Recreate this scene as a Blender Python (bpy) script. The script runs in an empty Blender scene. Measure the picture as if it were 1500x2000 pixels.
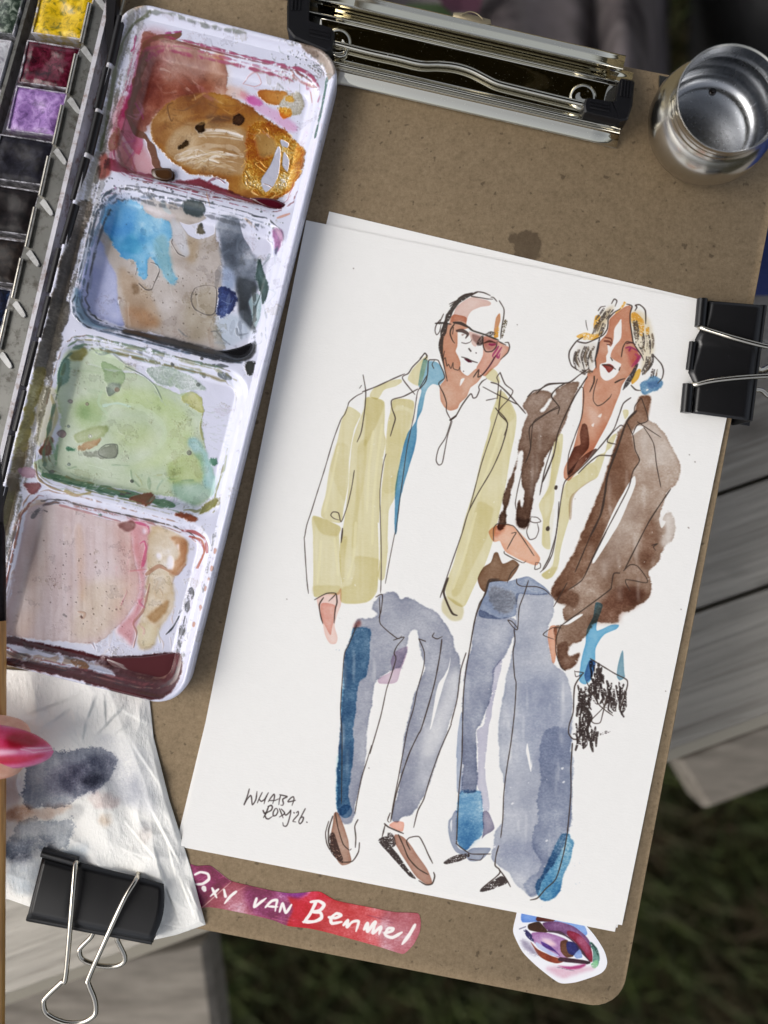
import bpy, bmesh, math, random
import numpy as np
from mathutils import Vector, Matrix
rad = math.radians
S = 0.210 / 1218.0          # metres per photo pixel on the board top
D = 0.30                    # lens height above the board top
ZB = 0.60                   # height of the board top above the grass
scene = bpy.context.scene
# ---------------------------------------------------------------- camera
cam = bpy.data.cameras.new('camera'); co = bpy.data.objects.new('camera', cam); scene.collection.objects.link(co)
co.location = (0, 0, ZB + D); cam.sensor_width = 36; cam.sensor_height = 36; cam.lens = 36 * D / (2000 * S); cam.clip_start = .01; cam.clip_end = 300
cam.dof.use_dof = True; cam.dof.focus_distance = D - .001; cam.dof.aperture_fstop = cam.lens / 6.2
scene.camera = co
# ---------------------------------------------------------------- world and sun (bright overcast afternoon)
SUN_EL, SUN_AZ = 44, 188
w = bpy.data.worlds.new('World'); scene.world = w; w.use_nodes = True
nt = w.node_tree; bg = nt.nodes['Background']
sky = nt.nodes.new('ShaderNodeTexSky'); sky.sky_type = 'NISHITA'; sky.sun_disc = False; sky.sun_elevation = rad(SUN_EL); sky.sun_rotation = rad(90 - SUN_AZ)
sky.air_density = .8; sky.dust_density = 4.0; sky.ozone_density = 1.0
hs = nt.nodes.new('ShaderNodeHueSaturation'); hs.inputs['Saturation'].default_value = .35
nt.links.new(sky.outputs[0], hs.inputs['Color']); nt.links.new(hs.outputs[0], bg.inputs['Color']); bg.inputs['Strength'].default_value = .15
sl = bpy.data.lights.new('sun', 'SUN'); sl.energy = .75; sl.angle = rad(50); sl.color = (1, .96, .9)
so = bpy.data.objects.new('sun', sl); scene.collection.objects.link(so)
d = Vector((math.cos(rad(SUN_EL)) * math.cos(rad(SUN_AZ)), math.cos(rad(SUN_EL)) * math.sin(rad(SUN_AZ)), math.sin(rad(SUN_EL))))
so.rotation_euler = d.to_track_quat('Z', 'Y').to_euler(); so.location = (0, 0, 5)
vs = scene.view_settings; vs.view_transform = 'Standard'; vs.look = 'None'; vs.exposure = 0.32; vs.gamma = 1; vs.use_curve_mapping = False
try: scene.cycles.use_denoising = True; scene.cycles.denoiser = 'OPENIMAGEDENOISE'; scene.cycles.denoising_input_passes = 'RGB_ALBEDO_NORMAL'
except Exception: pass
# ---------------------------------------------------------------- paint engine (numpy): flat colour prints drawn by code
_rs = np.random.RandomState(11)
def _up(g, H, W):
    h, w = g.shape
    y = np.linspace(0, h - 1.001, H); x = np.linspace(0, w - 1.001, W)
    y0 = y.astype(int); x0 = x.astype(int); fy = (y - y0)[:, None]; fx = (x - x0)[None, :]
    fy = fy * fy * (3 - 2 * fy); fx = fx * fx * (3 - 2 * fx)
    a = g[y0][:, x0]; b = g[y0][:, x0 + 1]; c = g[y0 + 1][:, x0]; d = g[y0 + 1][:, x0 + 1]
    return (a * (1 - fx) + b * fx) * (1 - fy) + (c * (1 - fx) + d * fx) * fy
def vnoise(H, W, cx, cy, seed):
    r = np.random.RandomState(seed)
    return _up(r.uniform(-1, 1, (max(3, int(H / cy) + 2), max(3, int(W / cx) + 2))), H, W).astype(np.float32)
def fnoise(H, W, c, seed, o=4):
    out = np.zeros((H, W), np.float32); a = 1.0
    for k in range(o):
        out += a * vnoise(H, W, c / 2 ** k, c / 2 ** k, seed + k); a *= .55
    return out / 1.6
def blur(m, r):
    r = int(max(1, round(r)))
    for _ in range(2):
        for ax in (0, 1):
            p = [(0, 0), (0, 0)]; p[ax] = (r + 1, r)
            c = np.cumsum(np.pad(m, p, mode='edge'), axis=ax, dtype=np.float64)
            n = m.shape[ax]
            m = ((c[2 * r + 1:2 * r + 1 + n] - c[:n]) if ax == 0 else (c[:, 2 * r + 1:2 * r + 1 + n] - c[:, :n])) / (2 * r + 1)
    return m.astype(np.float32)
def spline(pts, closed=True, step=3.0):
    p = np.asarray([q[:2] for q in pts], float); w = np.asarray([q[2] if len(q) > 2 else np.nan for q in pts], float)
    n = len(p)
    if n < 3: 
        if n == 2:
            k = max(2, int(np.hypot(*(p[1] - p[0])) / step)); t = np.linspace(0, 1, k)[:, None]
            return p[0] * (1 - t) + p[1] * t, (w[0] * (1 - t[:, 0]) + w[1] * t[:, 0])
        return p, w
    out = []; ow = []
    for i in range(n if closed else n - 1):
        if closed: a, b, c, d = p[i - 1], p[i], p[(i + 1) % n], p[(i + 2) % n]
        else: a, b, c, d = p[max(0, i - 1)], p[i], p[i + 1], p[min(n - 1, i + 2)]
        k = max(2, int(np.hypot(*(c - b)) / step)); t = np.linspace(0, 1, k, endpoint=False)[:, None]
        out.append(.5 * ((2 * b) + (c - a) * t + (2 * a - 5 * b + 4 * c - d) * t ** 2 + (3 * b - a - 3 * c + d) * t ** 3) * 0.75 + 0.25 * (b + (c - b) * t))
        w0 = w[i]; w1 = w[(i + 1) % n]; ow.append(w0 + (w1 - w0) * t[:, 0])
    if not closed: out.append(p[-1:]); ow.append(w[-1:])
    return np.concatenate(out), np.concatenate(ow)
class Canvas:
    def __init__(s, x0, y0, w, h, base, seed=1, grain=(3.2, 2.2)):
        s.x0, s.y0, s.W, s.H = x0, y0, int(w), int(h)
        s.c = np.empty((s.H, s.W, 3), np.float32); s.c[:] = np.asarray(base, np.float32) / 255
        s.base = s.c[0, 0].copy(); s.a = np.zeros((s.H, s.W), np.float32)
        s.grain = (.65 * vnoise(s.H, s.W, grain[0], grain[1], seed) + .5 * vnoise(s.H, s.W, 1.3, 1.3, seed + 1) + .25 * vnoise(s.H, s.W, 9, 3, seed + 2))
        s.cg = .5 * s.grain + .75 * vnoise(s.H, s.W, 1.7, 1.2, seed + 40)
        s.low = fnoise(s.H, s.W, 60, seed + 5, 3); s.mid = fnoise(s.H, s.W, 22, seed + 9, 4)
        s.dn = s.grain; s.rag = .55 * fnoise(s.H, s.W, 12, seed + 60, 4) + .25 * s.grain
        s.k = seed * 100; s.seed = seed
    def nxt(s): s.k += 1; return s.k
    def mask(s, pts, rough=1.0, sm=True):
        p, _ = spline(pts) if sm else (np.asarray(pts, float), 0)
        if rough > 0 and len(p) > 8:
            r = np.random.RandomState(s.nxt()); n = len(p); d = np.zeros(n)
            for per, am in ((14, .75), (6, .45), (2.5, .25)):
                m = max(3, int(n / per)); g = r.uniform(-1, 1, m); d += am * np.interp(np.arange(n) * m / n, np.arange(m + 1), np.r_[g, g[0]])
            t = np.roll(p, -1, 0) - np.roll(p, 1, 0); t /= np.maximum(1e-6, np.hypot(t[:, 0], t[:, 1]))[:, None]
            p = p + np.stack([-t[:, 1], t[:, 0]], 1) * (d * rough)[:, None]
        q = p - [s.x0, s.y0]
        X0 = int(max(0, np.floor(q[:, 0].min()) - 14)); X1 = int(min(s.W, np.ceil(q[:, 0].max()) + 14))
        Y0 = int(max(0, np.floor(q[:, 1].min()) - 14)); Y1 = int(min(s.H, np.ceil(q[:, 1].max()) + 14))
        if X1 <= X0 + 1 or Y1 <= Y0 + 1: return None
        SS = 3; w = (X1 - X0) * SS; h = (Y1 - Y0) * SS
        q = (q - [X0, Y0]) * SS
        tog = np.zeros((h, w + 1), np.int16); a = q; b = np.roll(q, -1, 0)
        for (ax, ay), (bx, by) in zip(a, b):
            if ay == by: continue
            if ay > by: ax, ay, bx, by = bx, by, ax, ay
            r0 = max(0, int(np.ceil(ay - .5))); r1 = min(h, int(np.ceil(by - .5)))
            if r1 <= r0: continue
            rr = np.arange(r0, r1); xx = ax + (rr + .5 - ay) * (bx - ax) / (by - ay)
            np.add.at(tog, (rr, np.clip(np.ceil(xx - .5).astype(int), 0, w)), 1)
        m = (np.cumsum(tog, 1)[:, :w] & 1).astype(np.float32).reshape(h // SS, SS, w // SS, SS).mean((1, 3))
        return slice(Y0, Y1), slice(X0, X1), m
    def _put(s, sy, sx, m, fac, op, a):
        d = s.c[sy, sx]; m = m[..., None]
        d[:] = d * (1 - m) + (d * fac if op == 'mul' else fac) * m
        if a is not None: s.a[sy, sx] = s.a[sy, sx] * (1 - m[..., 0]) + a * m[..., 0]
    def wash(s, pts, col, d=1.0, edge=.35, rough=1.0, low=.22, gran=.12, soft=0, dry=0, op='mul', alpha=1.0, grad=None, band=4, a=None, sm=True, streak=None, rag=0):
        r = s.mask(pts, rough, sm)
        if r is None: return
        sy, sx, m = r; h, w = m.shape
        if rag: m = np.clip((blur(m, rag) - .5 + .55 * s.rag[sy, sx]) * (1.2 + rag * .55) + .5, 0, 1)
        if soft:
            m = blur(m, soft)
        if dry:
            e = blur(m, 5); m = m * np.clip((e * 1.7 - dry + s.grain[sy, sx] * .9) * 3, 0, 1)
        bd = np.clip((m - blur(m, band)) * 2, 0, 1) if edge else 0
        D = d * (1 + edge * bd + low * s.low[sy, sx] * 1.5 + low * .6 * s.mid[sy, sx] + gran * s.grain[sy, sx])
        if streak is not None:
            D = D * (1 + streak * vnoise(h, w, 5, 120, s.nxt()))
        if grad is not None:
            (ax, ay, d0), (bx, by, d1) = grad
            yy, xx = np.mgrid[sy, sx]; t = ((xx + s.x0 - ax) * (bx - ax) + (yy + s.y0 - ay) * (by - ay)) / ((bx - ax) ** 2 + (by - ay) ** 2)
            D = D * (d0 + (d1 - d0) * np.clip(t, 0, 1))
        D = np.maximum(D * .93, 0)[..., None]; pc = np.asarray(col, np.float32) / 255
        if op == 'mul': f = np.clip(pc / s.base, .02, 1) ** D
        else:
            wh = np.asarray((1, 1, 1.03), np.float32) * .93
            f = wh * np.clip(pc / wh, .02, 1.05) ** D
        lum = (f * np.asarray((.3, .59, .11), np.float32)).sum(-1, keepdims=True); k_ = .16 if op == 'mul' else -.06; f = np.clip(f * (1 - k_) + lum * k_, .004, 1.05)
        s._put(sy, sx, m * alpha, f, op, a)
    def erase(s, pts, alpha=1.0, rough=.6, soft=0, dry=0):
        r = s.mask(pts, rough)
        if r is None: return
        sy, sx, m = r
        if soft: m = blur(m, soft)
        if dry: m = m * np.clip((blur(m, 5) * 1.7 - dry + s.grain[sy, sx] * .9) * 3, 0, 1)
        s._put(sy, sx, m * alpha, s.base[None, None], 'over', None)
    def pen(s, pts, w=2.3, col=(62, 50, 44), alpha=.93, taper=True, dry=0, op='over', jit=.18, a=None):
        p, ww = spline(pts, closed=False, step=.7)
        if len(p) == 1: p = np.repeat(p, 2, 0); ww = np.repeat(ww, 2)
        ww = np.where(np.isnan(ww), w * (1.12 if w < 3 and op == 'over' else 1), ww); n = len(p)
        r = np.random.RandomState(s.nxt()); ww = ww * (1 + jit * np.interp(np.arange(n), np.linspace(0, n, max(3, n // 14)), r.uniform(-1, 1, max(3, n // 14))))
        if taper and n > 20: ww = ww * np.clip(np.minimum(.75 + np.arange(n) / 30, .5 + (n - np.arange(n)) / 30), 0, 1)
        q = p - [s.x0, s.y0]; R = ww.max() / 2 + 2
        X0 = int(max(0, q[:, 0].min() - R)); X1 = int(min(s.W, q[:, 0].max() + R + 1)); Y0 = int(max(0, q[:, 1].min() - R)); Y1 = int(min(s.H, q[:, 1].max() + R + 1))
        if X1 <= X0 or Y1 <= Y0: return
        m = np.zeros((Y1 - Y0, X1 - X0), np.float32)
        for (x, y), t in zip(q - [X0, Y0], ww / 2):
            k = int(t + 2); xa = max(0, int(x) - k); xb = min(m.shape[1], int(x) + k + 2); ya = max(0, int(y) - k); yb = min(m.shape[0], int(y) + k + 2)
            if xb <= xa or yb <= ya: continue
            yy, xx = np.ogrid[ya:yb, xa:xb]
            np.maximum(m[ya:yb, xa:xb], np.clip(t + .5 - np.sqrt((xx + .5 - x) ** 2 + (yy + .5 - y) ** 2), 0, 1), out=m[ya:yb, xa:xb])
        sy, sx = slice(Y0, Y1), slice(X0, X1)
        if dry: m = m * np.clip((s.dn[sy, sx] + 1 - dry * 1.4) * 2.2, 0, 1)
        f = np.asarray(col, np.float32) / 255
        if op == 'mul': f = f / s.base
        s._put(sy, sx, m * alpha, f, op, a)
    def crayon(s, pts, col=(62, 54, 50), dry=.55, alpha=.92, rough=1.5):
        r = s.mask(pts, rough)
        if r is None: return
        sy, sx, m = r
        m = m * np.clip((s.cg[sy, sx] * 1.1 + 1 - dry * 1.45 + .45 * s.mid[sy, sx]) * 1.7, 0, 1)
        s._put(sy, sx, m * alpha, np.asarray(col, np.float32) / 255, 'over', None)
    def dots(s, n, box, r, cols, alpha=.8, seed=5):
        g = np.random.RandomState(seed)
        for i in range(n):
            x = g.uniform(box[0], box[2]); y = g.uniform(box[1], box[3]); t = g.uniform(*r)
            s.pen([(x, y), (x + g.uniform(-.5, .5) * t, y + g.uniform(-.5, .5) * t)], 2 * t, cols[g.randint(len(cols))], alpha, taper=False, op='mul')
    def image(s, name):
        im = bpy.data.images.new(name, s.W, s.H, alpha=True); im.alpha_mode = 'CHANNEL_PACKED'
        px = np.empty((s.H, s.W, 4), np.float32); px[..., :3] = np.clip(s.c, 0, 1); px[..., 3] = np.clip(s.a, 0, 1)
        im.pixels.foreach_set(px[::-1].ravel()); im.update(); im.pack()
        return im
def crop(x0, y0, k):
    return lambda pts: [((x0 + p[0] / k), (y0 + p[1] / k)) + ((p[2] / k,) if len(p) > 2 else ()) for p in pts]
# ---------------------------------------------------------------- the watercolour sketch on the top sheet (flat print)
A = crop(820, 550, 6.25); B = crop(1080, 560, 5.769); C = crop(580, 680, 4.6875); Dd = crop(840, 680, 3.573)
E = crop(1060, 700, 4.763); F = crop(920, 980, 3.409); G = crop(580, 1020, 4.347); PP = crop(620, 1380, 5); Q = crop(860, 1100, 5); R = crop(860, 1480, 5)
def paint_sheet():
    c = Canvas(330, 400, 1150, 1430, (238, 237, 234), 3)
    OL, OD = (217, 208, 160), (212, 202, 160)
    kw = dict(edge=.12, rough=.5, low=.12, gran=.07, streak=.13)
    # ---- olive marker jacket
    for pts in (C([(470,535),(580,600),(560,660),(520,760),(480,1000),(470,1250),(430,1450),(395,1600),(220,1540),(260,1340),(300,1100),(370,850),(410,660)]),
        C([(610,560),(640,450),(770,470),(805,520),(800,760),(815,850),(790,1000),(765,1300),(750,1600)]) + G([(685,0),(695,280),(690,400),(680,590),(590,680),(380,680),(378,500),(362,350),(365,180),(400,0)]) + C([(470,1300),(480,1150),(500,900),(540,740)]),
        C([(850,600),(880,480),(960,462),(1070,490),(1050,680),(960,950),(900,1350),(840,1500),(830,1875)]) + G([(775,150),(760,350),(740,480),(700,490),(685,440),(705,320),(705,100)]) + C([(775,1300),(800,1050),(830,700)]),
        C([(665,440),(700,370),(780,330),(870,295),(950,285),(960,310),(900,350),(800,380),(760,440),(730,470)]),
        C([(1180,70),(1200,95),(1130,340),(1015,290),(1060,190)]),
        C([(150,1535),(390,1630),(385,1700)]) + G([(360,170),(375,480),(360,610),(250,610),(145,630),(140,400),(135,120)]),
        Dd([(385,190),(430,140),(470,170),(490,240),(450,240),(400,215)]),
        Dd([(470,300),(520,310),(600,460),(590,600),(560,750),(530,950),(480,1160),(440,1340),(380,1520),(300,1680),(240,1800),(180,1790),(110,1720),(120,1620),(170,1480),(240,1200),(300,1000),(360,760),(420,540),(420,480),(460,360)]),
        E([(135,715),(185,705),(185,800),(165,960),(115,1180),(105,1330),(60,1530),(70,1770),(-8,1730),(0,1500),(-35,1358),(60,1180),(100,830)]),
        E([(600,780),(640,720),(690,700),(640,820),(590,870),(560,960),(530,1050),(500,1110),(420,1150),(330,1220),(270,1300),(250,1480),(215,1600),(170,1760),(140,1950)]) + F([(590,370),(575,440),(540,500),(500,515),(470,485),(540,430),(560,330)]) + E([(60,2000),(110,1800),(150,1500),(180,1250),(230,1140),(330,1080),(400,1000),(480,960),(520,900),(580,870)]),
        E([(745,480),(795,480),(795,530),(765,570),(750,530)])):
        c.wash(pts, OL, **kw)
    for pts, d in ((C([(150,1535),(390,1630),(370,1720),(250,1710),(190,1660)]), .6), (G([(500,290),(700,320),(690,460),(670,590),(590,680),(380,680),(380,560),(460,520),(490,400)]), .45),
        (G([(375,130),(430,130),(410,300),(400,500),(380,500),(365,300)]), .45), (G([(140,540),(360,540),(360,610),(250,610),(145,630)]), .45),
        (C([(620,460),(770,475),(795,540),(720,720),(620,900),(630,650)]), .55), (C([(870,470),(960,462),(1070,490),(1060,560),(940,520),(865,560)]), .4), (C([(860,600),(1040,600),(940,1000),(900,1300),(790,1300),(830,900)]), .3),
        (C([(560,900),(640,850),(620,1200),(560,1500),(545,1800),(500,1800),(540,1300)]), .35), (C([(300,1100),(360,880),(470,900),(450,1200),(430,1400)]), .25),
        (Dd([(80,1780),(110,1730),(230,1800),(220,1890),(150,1900),(85,1840)]), 1.0), (Dd([(330,1080),(430,1110),(440,1140),(390,1330),(280,1560),(200,1720),(150,1700),(260,1400)]), .4), (Dd([(470,330),(520,320),(590,470),(540,520),(480,460)]), .35),
        (E([(90,800),(160,800),(110,1180),(20,1300),(60,1100)]), .3), (E([(20,1500),(110,1400),(70,1740),(0,1720)]), .25), (E([(260,1080),(480,990),(500,1100),(330,1210),(230,1300),(210,1200)]), .25), (F([(580,440),(540,500),(500,515),(470,485),(540,440)]), .5)):
        c.wash(pts, OD, d=d, edge=.1, rough=.6, low=.1, gran=.06, soft=1)
    for ln in (C([(780,700),(740,1000),(700,1400),(690,1800)]), C([(700,760),(660,1100),(640,1500)]), G([(500,0),(480,300),(430,480)]), G([(205,160),(190,350),(175,520)]), G([(320,140),(340,350),(350,450)]), C([(380,900),(300,1300),(250,1500)]), Dd([(500,560),(400,850),(340,1040)]), Dd([(320,1150),(240,1450),(160,1680)])):
        c.pen([(x, y, 5) for x, y in ln], 5, (228, 222, 182), .55, op='over')
    # ---- blues of the man
    c.wash(C([(1160,100),(1200,120),(1280,130),(1340,200),(1350,280),(1300,340),(1245,330),(1200,370),(1170,440),(1150,560),(1110,650),(1100,700),(1095,820),(1070,950),(1030,1080),(970,1280),(940,1400),(915,1680),(895,1700),(895,1550),(905,1250),(940,1050),(970,900),(1015,770),(1085,670),(1110,520),(1140,390),(1110,340),(1120,260)]),
        (104, 162, 192), edge=.35, grad=((830, 700, .55), (800, 830, 1.15)), gran=.16)
    # ---- man's skin
    SK, SP = (208, 150, 120), (222, 190, 178)
    c.wash(A([(440,330),(480,280),(580,210),(660,190),(740,210),(830,230),(870,260),(850,290),(740,310),(640,350),(600,400),(580,450),(570,500),(480,480),(390,500),(380,480)]), SP, edge=.3)
    c.wash(A([(380,440),(420,400),(540,420),(575,450),(570,520),(610,560),(560,580),(470,600),(460,700),(455,790),(435,850),(470,920),(495,990),(490,1060),(520,1110),(580,1150),(630,1110),(690,1060),(740,1130),(760,1150),(700,1230),(620,1290),(590,1360),(570,1410),(490,1490),(460,1550),(370,1580),(300,1540),(250,1450),(240,1300),(260,1250),(310,1180),(290,1050),(250,900),(240,800),(240,700),(320,560),(360,510)]), SK, edge=.3, rough=.7)
    c.wash(A([(780,670),(900,690),(960,730),(1040,780),(1090,800),(1060,880),(990,960),(950,1020),(870,1090),(810,1150),(770,1150),(690,1060),(740,970),(770,900),(775,800)]), (214, 152, 128), edge=.3, rough=.6)
    c.wash(A([(600,610),(700,640),(760,660),(720,720),(680,790),(640,760),(620,680)]), SP, d=.8)
    c.wash(A([(975,385),(985,470),(960,560),(950,680),(905,670),(910,560),(930,440)]), (208, 148, 104), rough=.4)
    c.crayon(A([(915,600),(965,540),(955,690),(905,680)]), (214, 154, 48), .3)
    c.erase(A([(500,1190),(550,1180),(490,1280)]), rough=.3)
    MG = (150, 36, 92)
    c.pen(A([(850,765,26),(880,770,34),(920,765,20)]), col=MG, alpha=.8)
    c.pen(A([(960,790,22),(930,840,26),(890,900,22),(900,930,14)]), col=MG, alpha=.75); c.pen(A([(1000,800,14),(940,900,30),(960,930,26),(980,880,14)]), col=MG, alpha=.75)
    c.pen(A([(930,900,18),(870,1000,22),(800,1100,14),(750,1150,8)]), col=(120, 34, 70), alpha=.8)
    # ---- man's hand
    c.wash(G([(170,640),(260,610),(340,600),(375,560),(375,690),(340,790),(320,880),(345,980),(330,1030),(280,1030),(240,960),(215,850),(180,720)]), (234, 198, 186), edge=.4, rough=.6)
    c.wash(G([(205,690),(260,685),(330,710),(325,790),(300,890),(285,960),(250,900),(215,830),(200,750)]), (226, 178, 164), edge=.4, rough=.6)
    # ---- man's jeans
    c.wash(G([(650,700),(700,630),(740,600),(820,590),(860,620),(880,655),(930,635),(1000,660),(1100,720),(1200,780),(1260,860),(1320,960),(1340,1080),(1380,1130),(1395,1230),(1390,1300),(1370,1450),(1320,1640)]) +
        PP([(1250,280),(1180,500),(1120,700),(1040,880),(980,990),(900,1060),(820,1080),(780,1130),(730,1100),(730,1020),(790,800),(810,600),(850,300),(925,0)]) +
        G([(1000,1460),(1060,1300),(1085,1230),(1050,1100),(1040,1000),(1020,920),(980,910),(955,950),(930,1050),(935,1100),(880,1230),(800,1260),(690,1330),(660,1370)]) +
        PP([(530,0),(480,250),(465,560),(420,740),(360,980),(345,1120),(270,1150),(230,1100),(200,1020),(200,500),(240,0)]) + G([(375,1600),(400,1400),(400,1150),(440,1020),(490,860),(530,820),(640,820),(700,780),(640,740)]),
        (152, 156, 172), edge=.4, rag=2, rough=1.6, low=.28, gran=.2)
    c.erase(G([(1290,1310),(1390,1230),(1370,1480),(1310,1680),(1250,1850),(1150,1990),(1060,1990),(1100,1800),(1170,1690),(1230,1480)]), .42, soft=6)
    c.erase(G([(1060,1800),(1250,1700),(1150,2200),(1000,2300)]), .3, soft=10)
    c.erase(G([(1305,1140),(1285,1230),(1250,1300),(1200,1370),(1170,1500),(1140,1700),(1128,1760),(1150,1715),(1240,1400),(1290,1250)]), rough=.5)
    c.wash(G([(830,1100),(940,1050),(930,1130),(880,1260),(850,1350),(800,1370),(700,1370),(690,1330),(800,1260),(790,1180)]), (206, 182, 198), edge=.3)
    c.wash(G([(480,900),(560,890),(620,910),(625,980),(600,1280),(560,1330),(530,1360),(500,1600)]) + PP([(355,200),(350,480),(320,680),(300,850),(320,960),(280,1050),(220,1060),(190,1000),(185,920),(195,600),(220,250)]) + G([(375,1500),(400,1150),(450,1000)]),
        (100, 156, 190), d=1.05, edge=.35, rough=1.2, rag=2, low=.35, gran=.35)
    c.wash(PP([(215,1000),(260,960),(320,970),(340,1020),(320,1070),(270,1090),(225,1065)]), (120, 165, 195), d=1.0, rough=.4)
    c.wash(PP([(195,500),(235,480),(230,950),(190,950)]), (120, 190, 205), d=.5, rough=.4, soft=2)
    c.wash(G([(490,860),(530,825),(545,870),(480,910)]), (165, 80, 70), d=.8, soft=2)
    # ---- woman: skin
    OR = (204, 138, 106)
    c.wash(B([(640,370),(720,290),(830,220),(880,230),(870,400),(890,520),(910,640),(960,750),(985,790),(940,880),(890,960),(830,1030),(780,1110),(760,1190)]) + E([(720,330),(680,420),(640,520),(600,610),(520,760),(470,850),(400,960),(300,1080),(240,1140),(195,1110),(200,1020),(280,850),(320,700),(360,500),(370,290),(400,200),(430,100)]) + B([(440,950),(480,900),(490,750),(530,620),(600,540),(630,450)]), OR, edge=.25, rough=.8, low=.3)
    c.erase(E([(420,430),(460,470),(520,520),(540,600),(480,620),(440,560)]), .3, soft=4); c.erase(E([(510,540),(550,510),(540,550)]), .8, rough=.3); c.erase(E([(450,620),(480,600),(470,640)]), .8, rough=.3)
    c.erase(B([(770,365),(765,570),(700,660),(660,730),(650,790),(700,830),(770,870),(760,900),(740,960),(690,1020),(600,1060),(540,1010),(530,880),(600,850),(600,780),(620,740),(615,640),(650,680),(680,600),(690,480),(740,400)]), .97, rough=.6)
    c.wash(B([(820,680),(900,690),(990,770),(930,900),(880,900),(850,800)]), (226, 165, 170), soft=3)
    # ---- brown jacket
    BR = (136, 108, 90)
    c.wash(Dd([(645,400),(690,330),(770,295),(830,300),(850,330),(760,440),(800,440),(850,350),(880,300)]) + E([(80,330),(170,260),(240,220),(340,210),(330,280),(250,480),(170,680),(100,800),(0,960)]) + Dd([(800,800),(740,960),(710,1120),(695,1200),(680,1250),(640,1260),(605,1230),(605,1150),(612,1060),(630,1060),(640,1120),(660,1000),(640,970),(635,900),(650,720),(620,740),(590,900),(560,1020),(545,1090),(530,1130),(520,1240),(480,1270),(470,1240),(490,1150),(515,1110),(500,1060),(540,950),(600,790),(620,680),(650,540),(680,460)]),
        BR, edge=.45, rag=2, rough=1.2, grad=((1040, 790, .9), (1010, 1020, 1.75)), gran=.2)
    c.wash(Dd([(605,1180),(650,1200),(695,1190),(680,1250),(640,1260),(605,1235)]), (150, 125, 115), d=.9, soft=2)
    c.wash(E([(850,500),(900,350),(1010,350),(1000,450),(980,570),(1060,620),(1150,720),(1220,860),(1280,1000),(1270,1100),(1240,1180),(1190,1215),(1130,1320)]) + F([(1270,50),(1255,110),(1330,60),(1360,130),(1350,230),(1290,300),(1250,400),(1180,470),(1200,520),(1205,570),(1180,650),(1110,690),(1080,720),(990,750),(985,800),(930,810),(840,800),(800,850),(760,900),(740,925),(660,950),(650,1030),(730,1000),(710,1060),(680,1100),(630,1125),(590,1090),(565,1000),(550,840),(600,820),(650,790),(620,770),(610,720),(640,690),(600,680),(560,660),(530,600),(540,550),(650,400),(760,200)]) + E([(310,1750),(440,1450),(540,1200),(640,900),(690,780),(700,700),(760,600)]),
        (160, 132, 112), edge=.45, rough=1.6, rag=3, low=.35, gran=.22, grad=((1290, 850, .8), (1180, 1240, 1.35)))
    c.wash(E([(850,500),(900,355),(1005,355),(975,570),(890,610),(830,680),(850,850),(900,950),(840,1050),(800,1200),(560,1640),(400,2000)]) + F([(650,585),(550,640),(535,590),(650,400),(760,200)]) + E([(310,1750),(440,1450),(540,1200),(640,900),(700,720),(780,600)]), (170, 132, 108), d=.75, edge=.25, soft=1)
    c.erase(E([(980,620),(1100,700),(1200,860),(1240,960),(1100,1000),(980,950),(920,760)]), .3, soft=14)
    c.erase(E([(900,700),(960,720),(960,900),(930,920)]), .25, soft=5)
    c.erase(E([(800,1330),(900,1400),(800,1700),(620,1990),(500,1990),(640,1650)]), .22, soft=12)
    c.wash(F([(880,650),(1000,560),(1180,600),(1100,690),(990,750),(980,800),(840,800),(780,830)]), (150, 105, 85), d=.8, edge=.2, soft=5)
    c.wash(F([(560,600),(640,580),(720,620),(700,700),(640,690),(570,660)]), (120, 82, 62), d=.7, soft=3)
    c.wash(F([(1150,160),(1230,120),(1245,300),(1180,440),(1120,420)]), (150, 110, 88), d=.6, soft=5)
    c.wash(F([(570,960),(640,930),(650,1030),(725,1005),(700,1080),(630,1120),(590,1085)]), (170, 140, 125), d=.8, edge=.3, soft=1)
    c.erase(E([(855,1095),(862,1170),(800,1330),(700,1550),(480,1900),(470,1850),(560,1650),(650,1430),(760,1230),(830,1120)]), rough=.6)
    c.erase(E([(830,690),(880,630),(940,640),(860,700),(830,720)]), rough=.6)
    c.erase(F([(600,815),(730,748),(740,758),(650,815)]), rough=.5)
    c.erase(F([(1265,100),(1340,55),(1370,150),(1350,240),(1285,310),(1265,260),(1300,190)]), .55, soft=3); c.erase(F([(1255,108),(1300,75),(1280,120),(1300,130),(1268,175)]), .9, rough=2)
    c.wash(F([(150,340),(180,335),(210,410),(280,385),(320,420),(300,470),(250,530),(190,530),(120,540),(95,600),(60,570),(45,510),(80,440),(130,400)]), (128, 92, 66), edge=.35)
    c.wash(F([(120,200),(170,160),(250,150),(310,190),(400,290),(460,370),(450,410),(430,425),(360,400),(240,340),(205,290),(190,260),(150,265)]), (228, 170, 138), edge=.35)
    c.wash(F([(150,170),(220,150),(225,190),(160,240)]), (215, 160, 135), d=.7, soft=2)
    c.wash(F([(530,830),(570,830),(570,900),(560,1060),(540,1070),(510,900)]), (222, 158, 126), edge=.3)
    c.wash(E([(500,1115),(420,1160),(330,1230),(280,1310),(265,1490),(245,1490),(250,1300),(310,1230),(420,1150)]), (200, 180, 160), d=.8, rough=.8)
    DK = (132, 104, 94)
    c.wash(E([(370,610),(410,620),(430,740),(425,830),(380,890),(330,950),(270,1060),(235,1080),(240,950),(290,830),(350,800),(345,700)]), DK, edge=.3, rough=.6)
    c.wash(E([(490,840),(500,860),(400,960),(300,1060),(240,1110),(235,1060),(330,950),(400,890)]), DK, d=.9, rough=.6)
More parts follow.
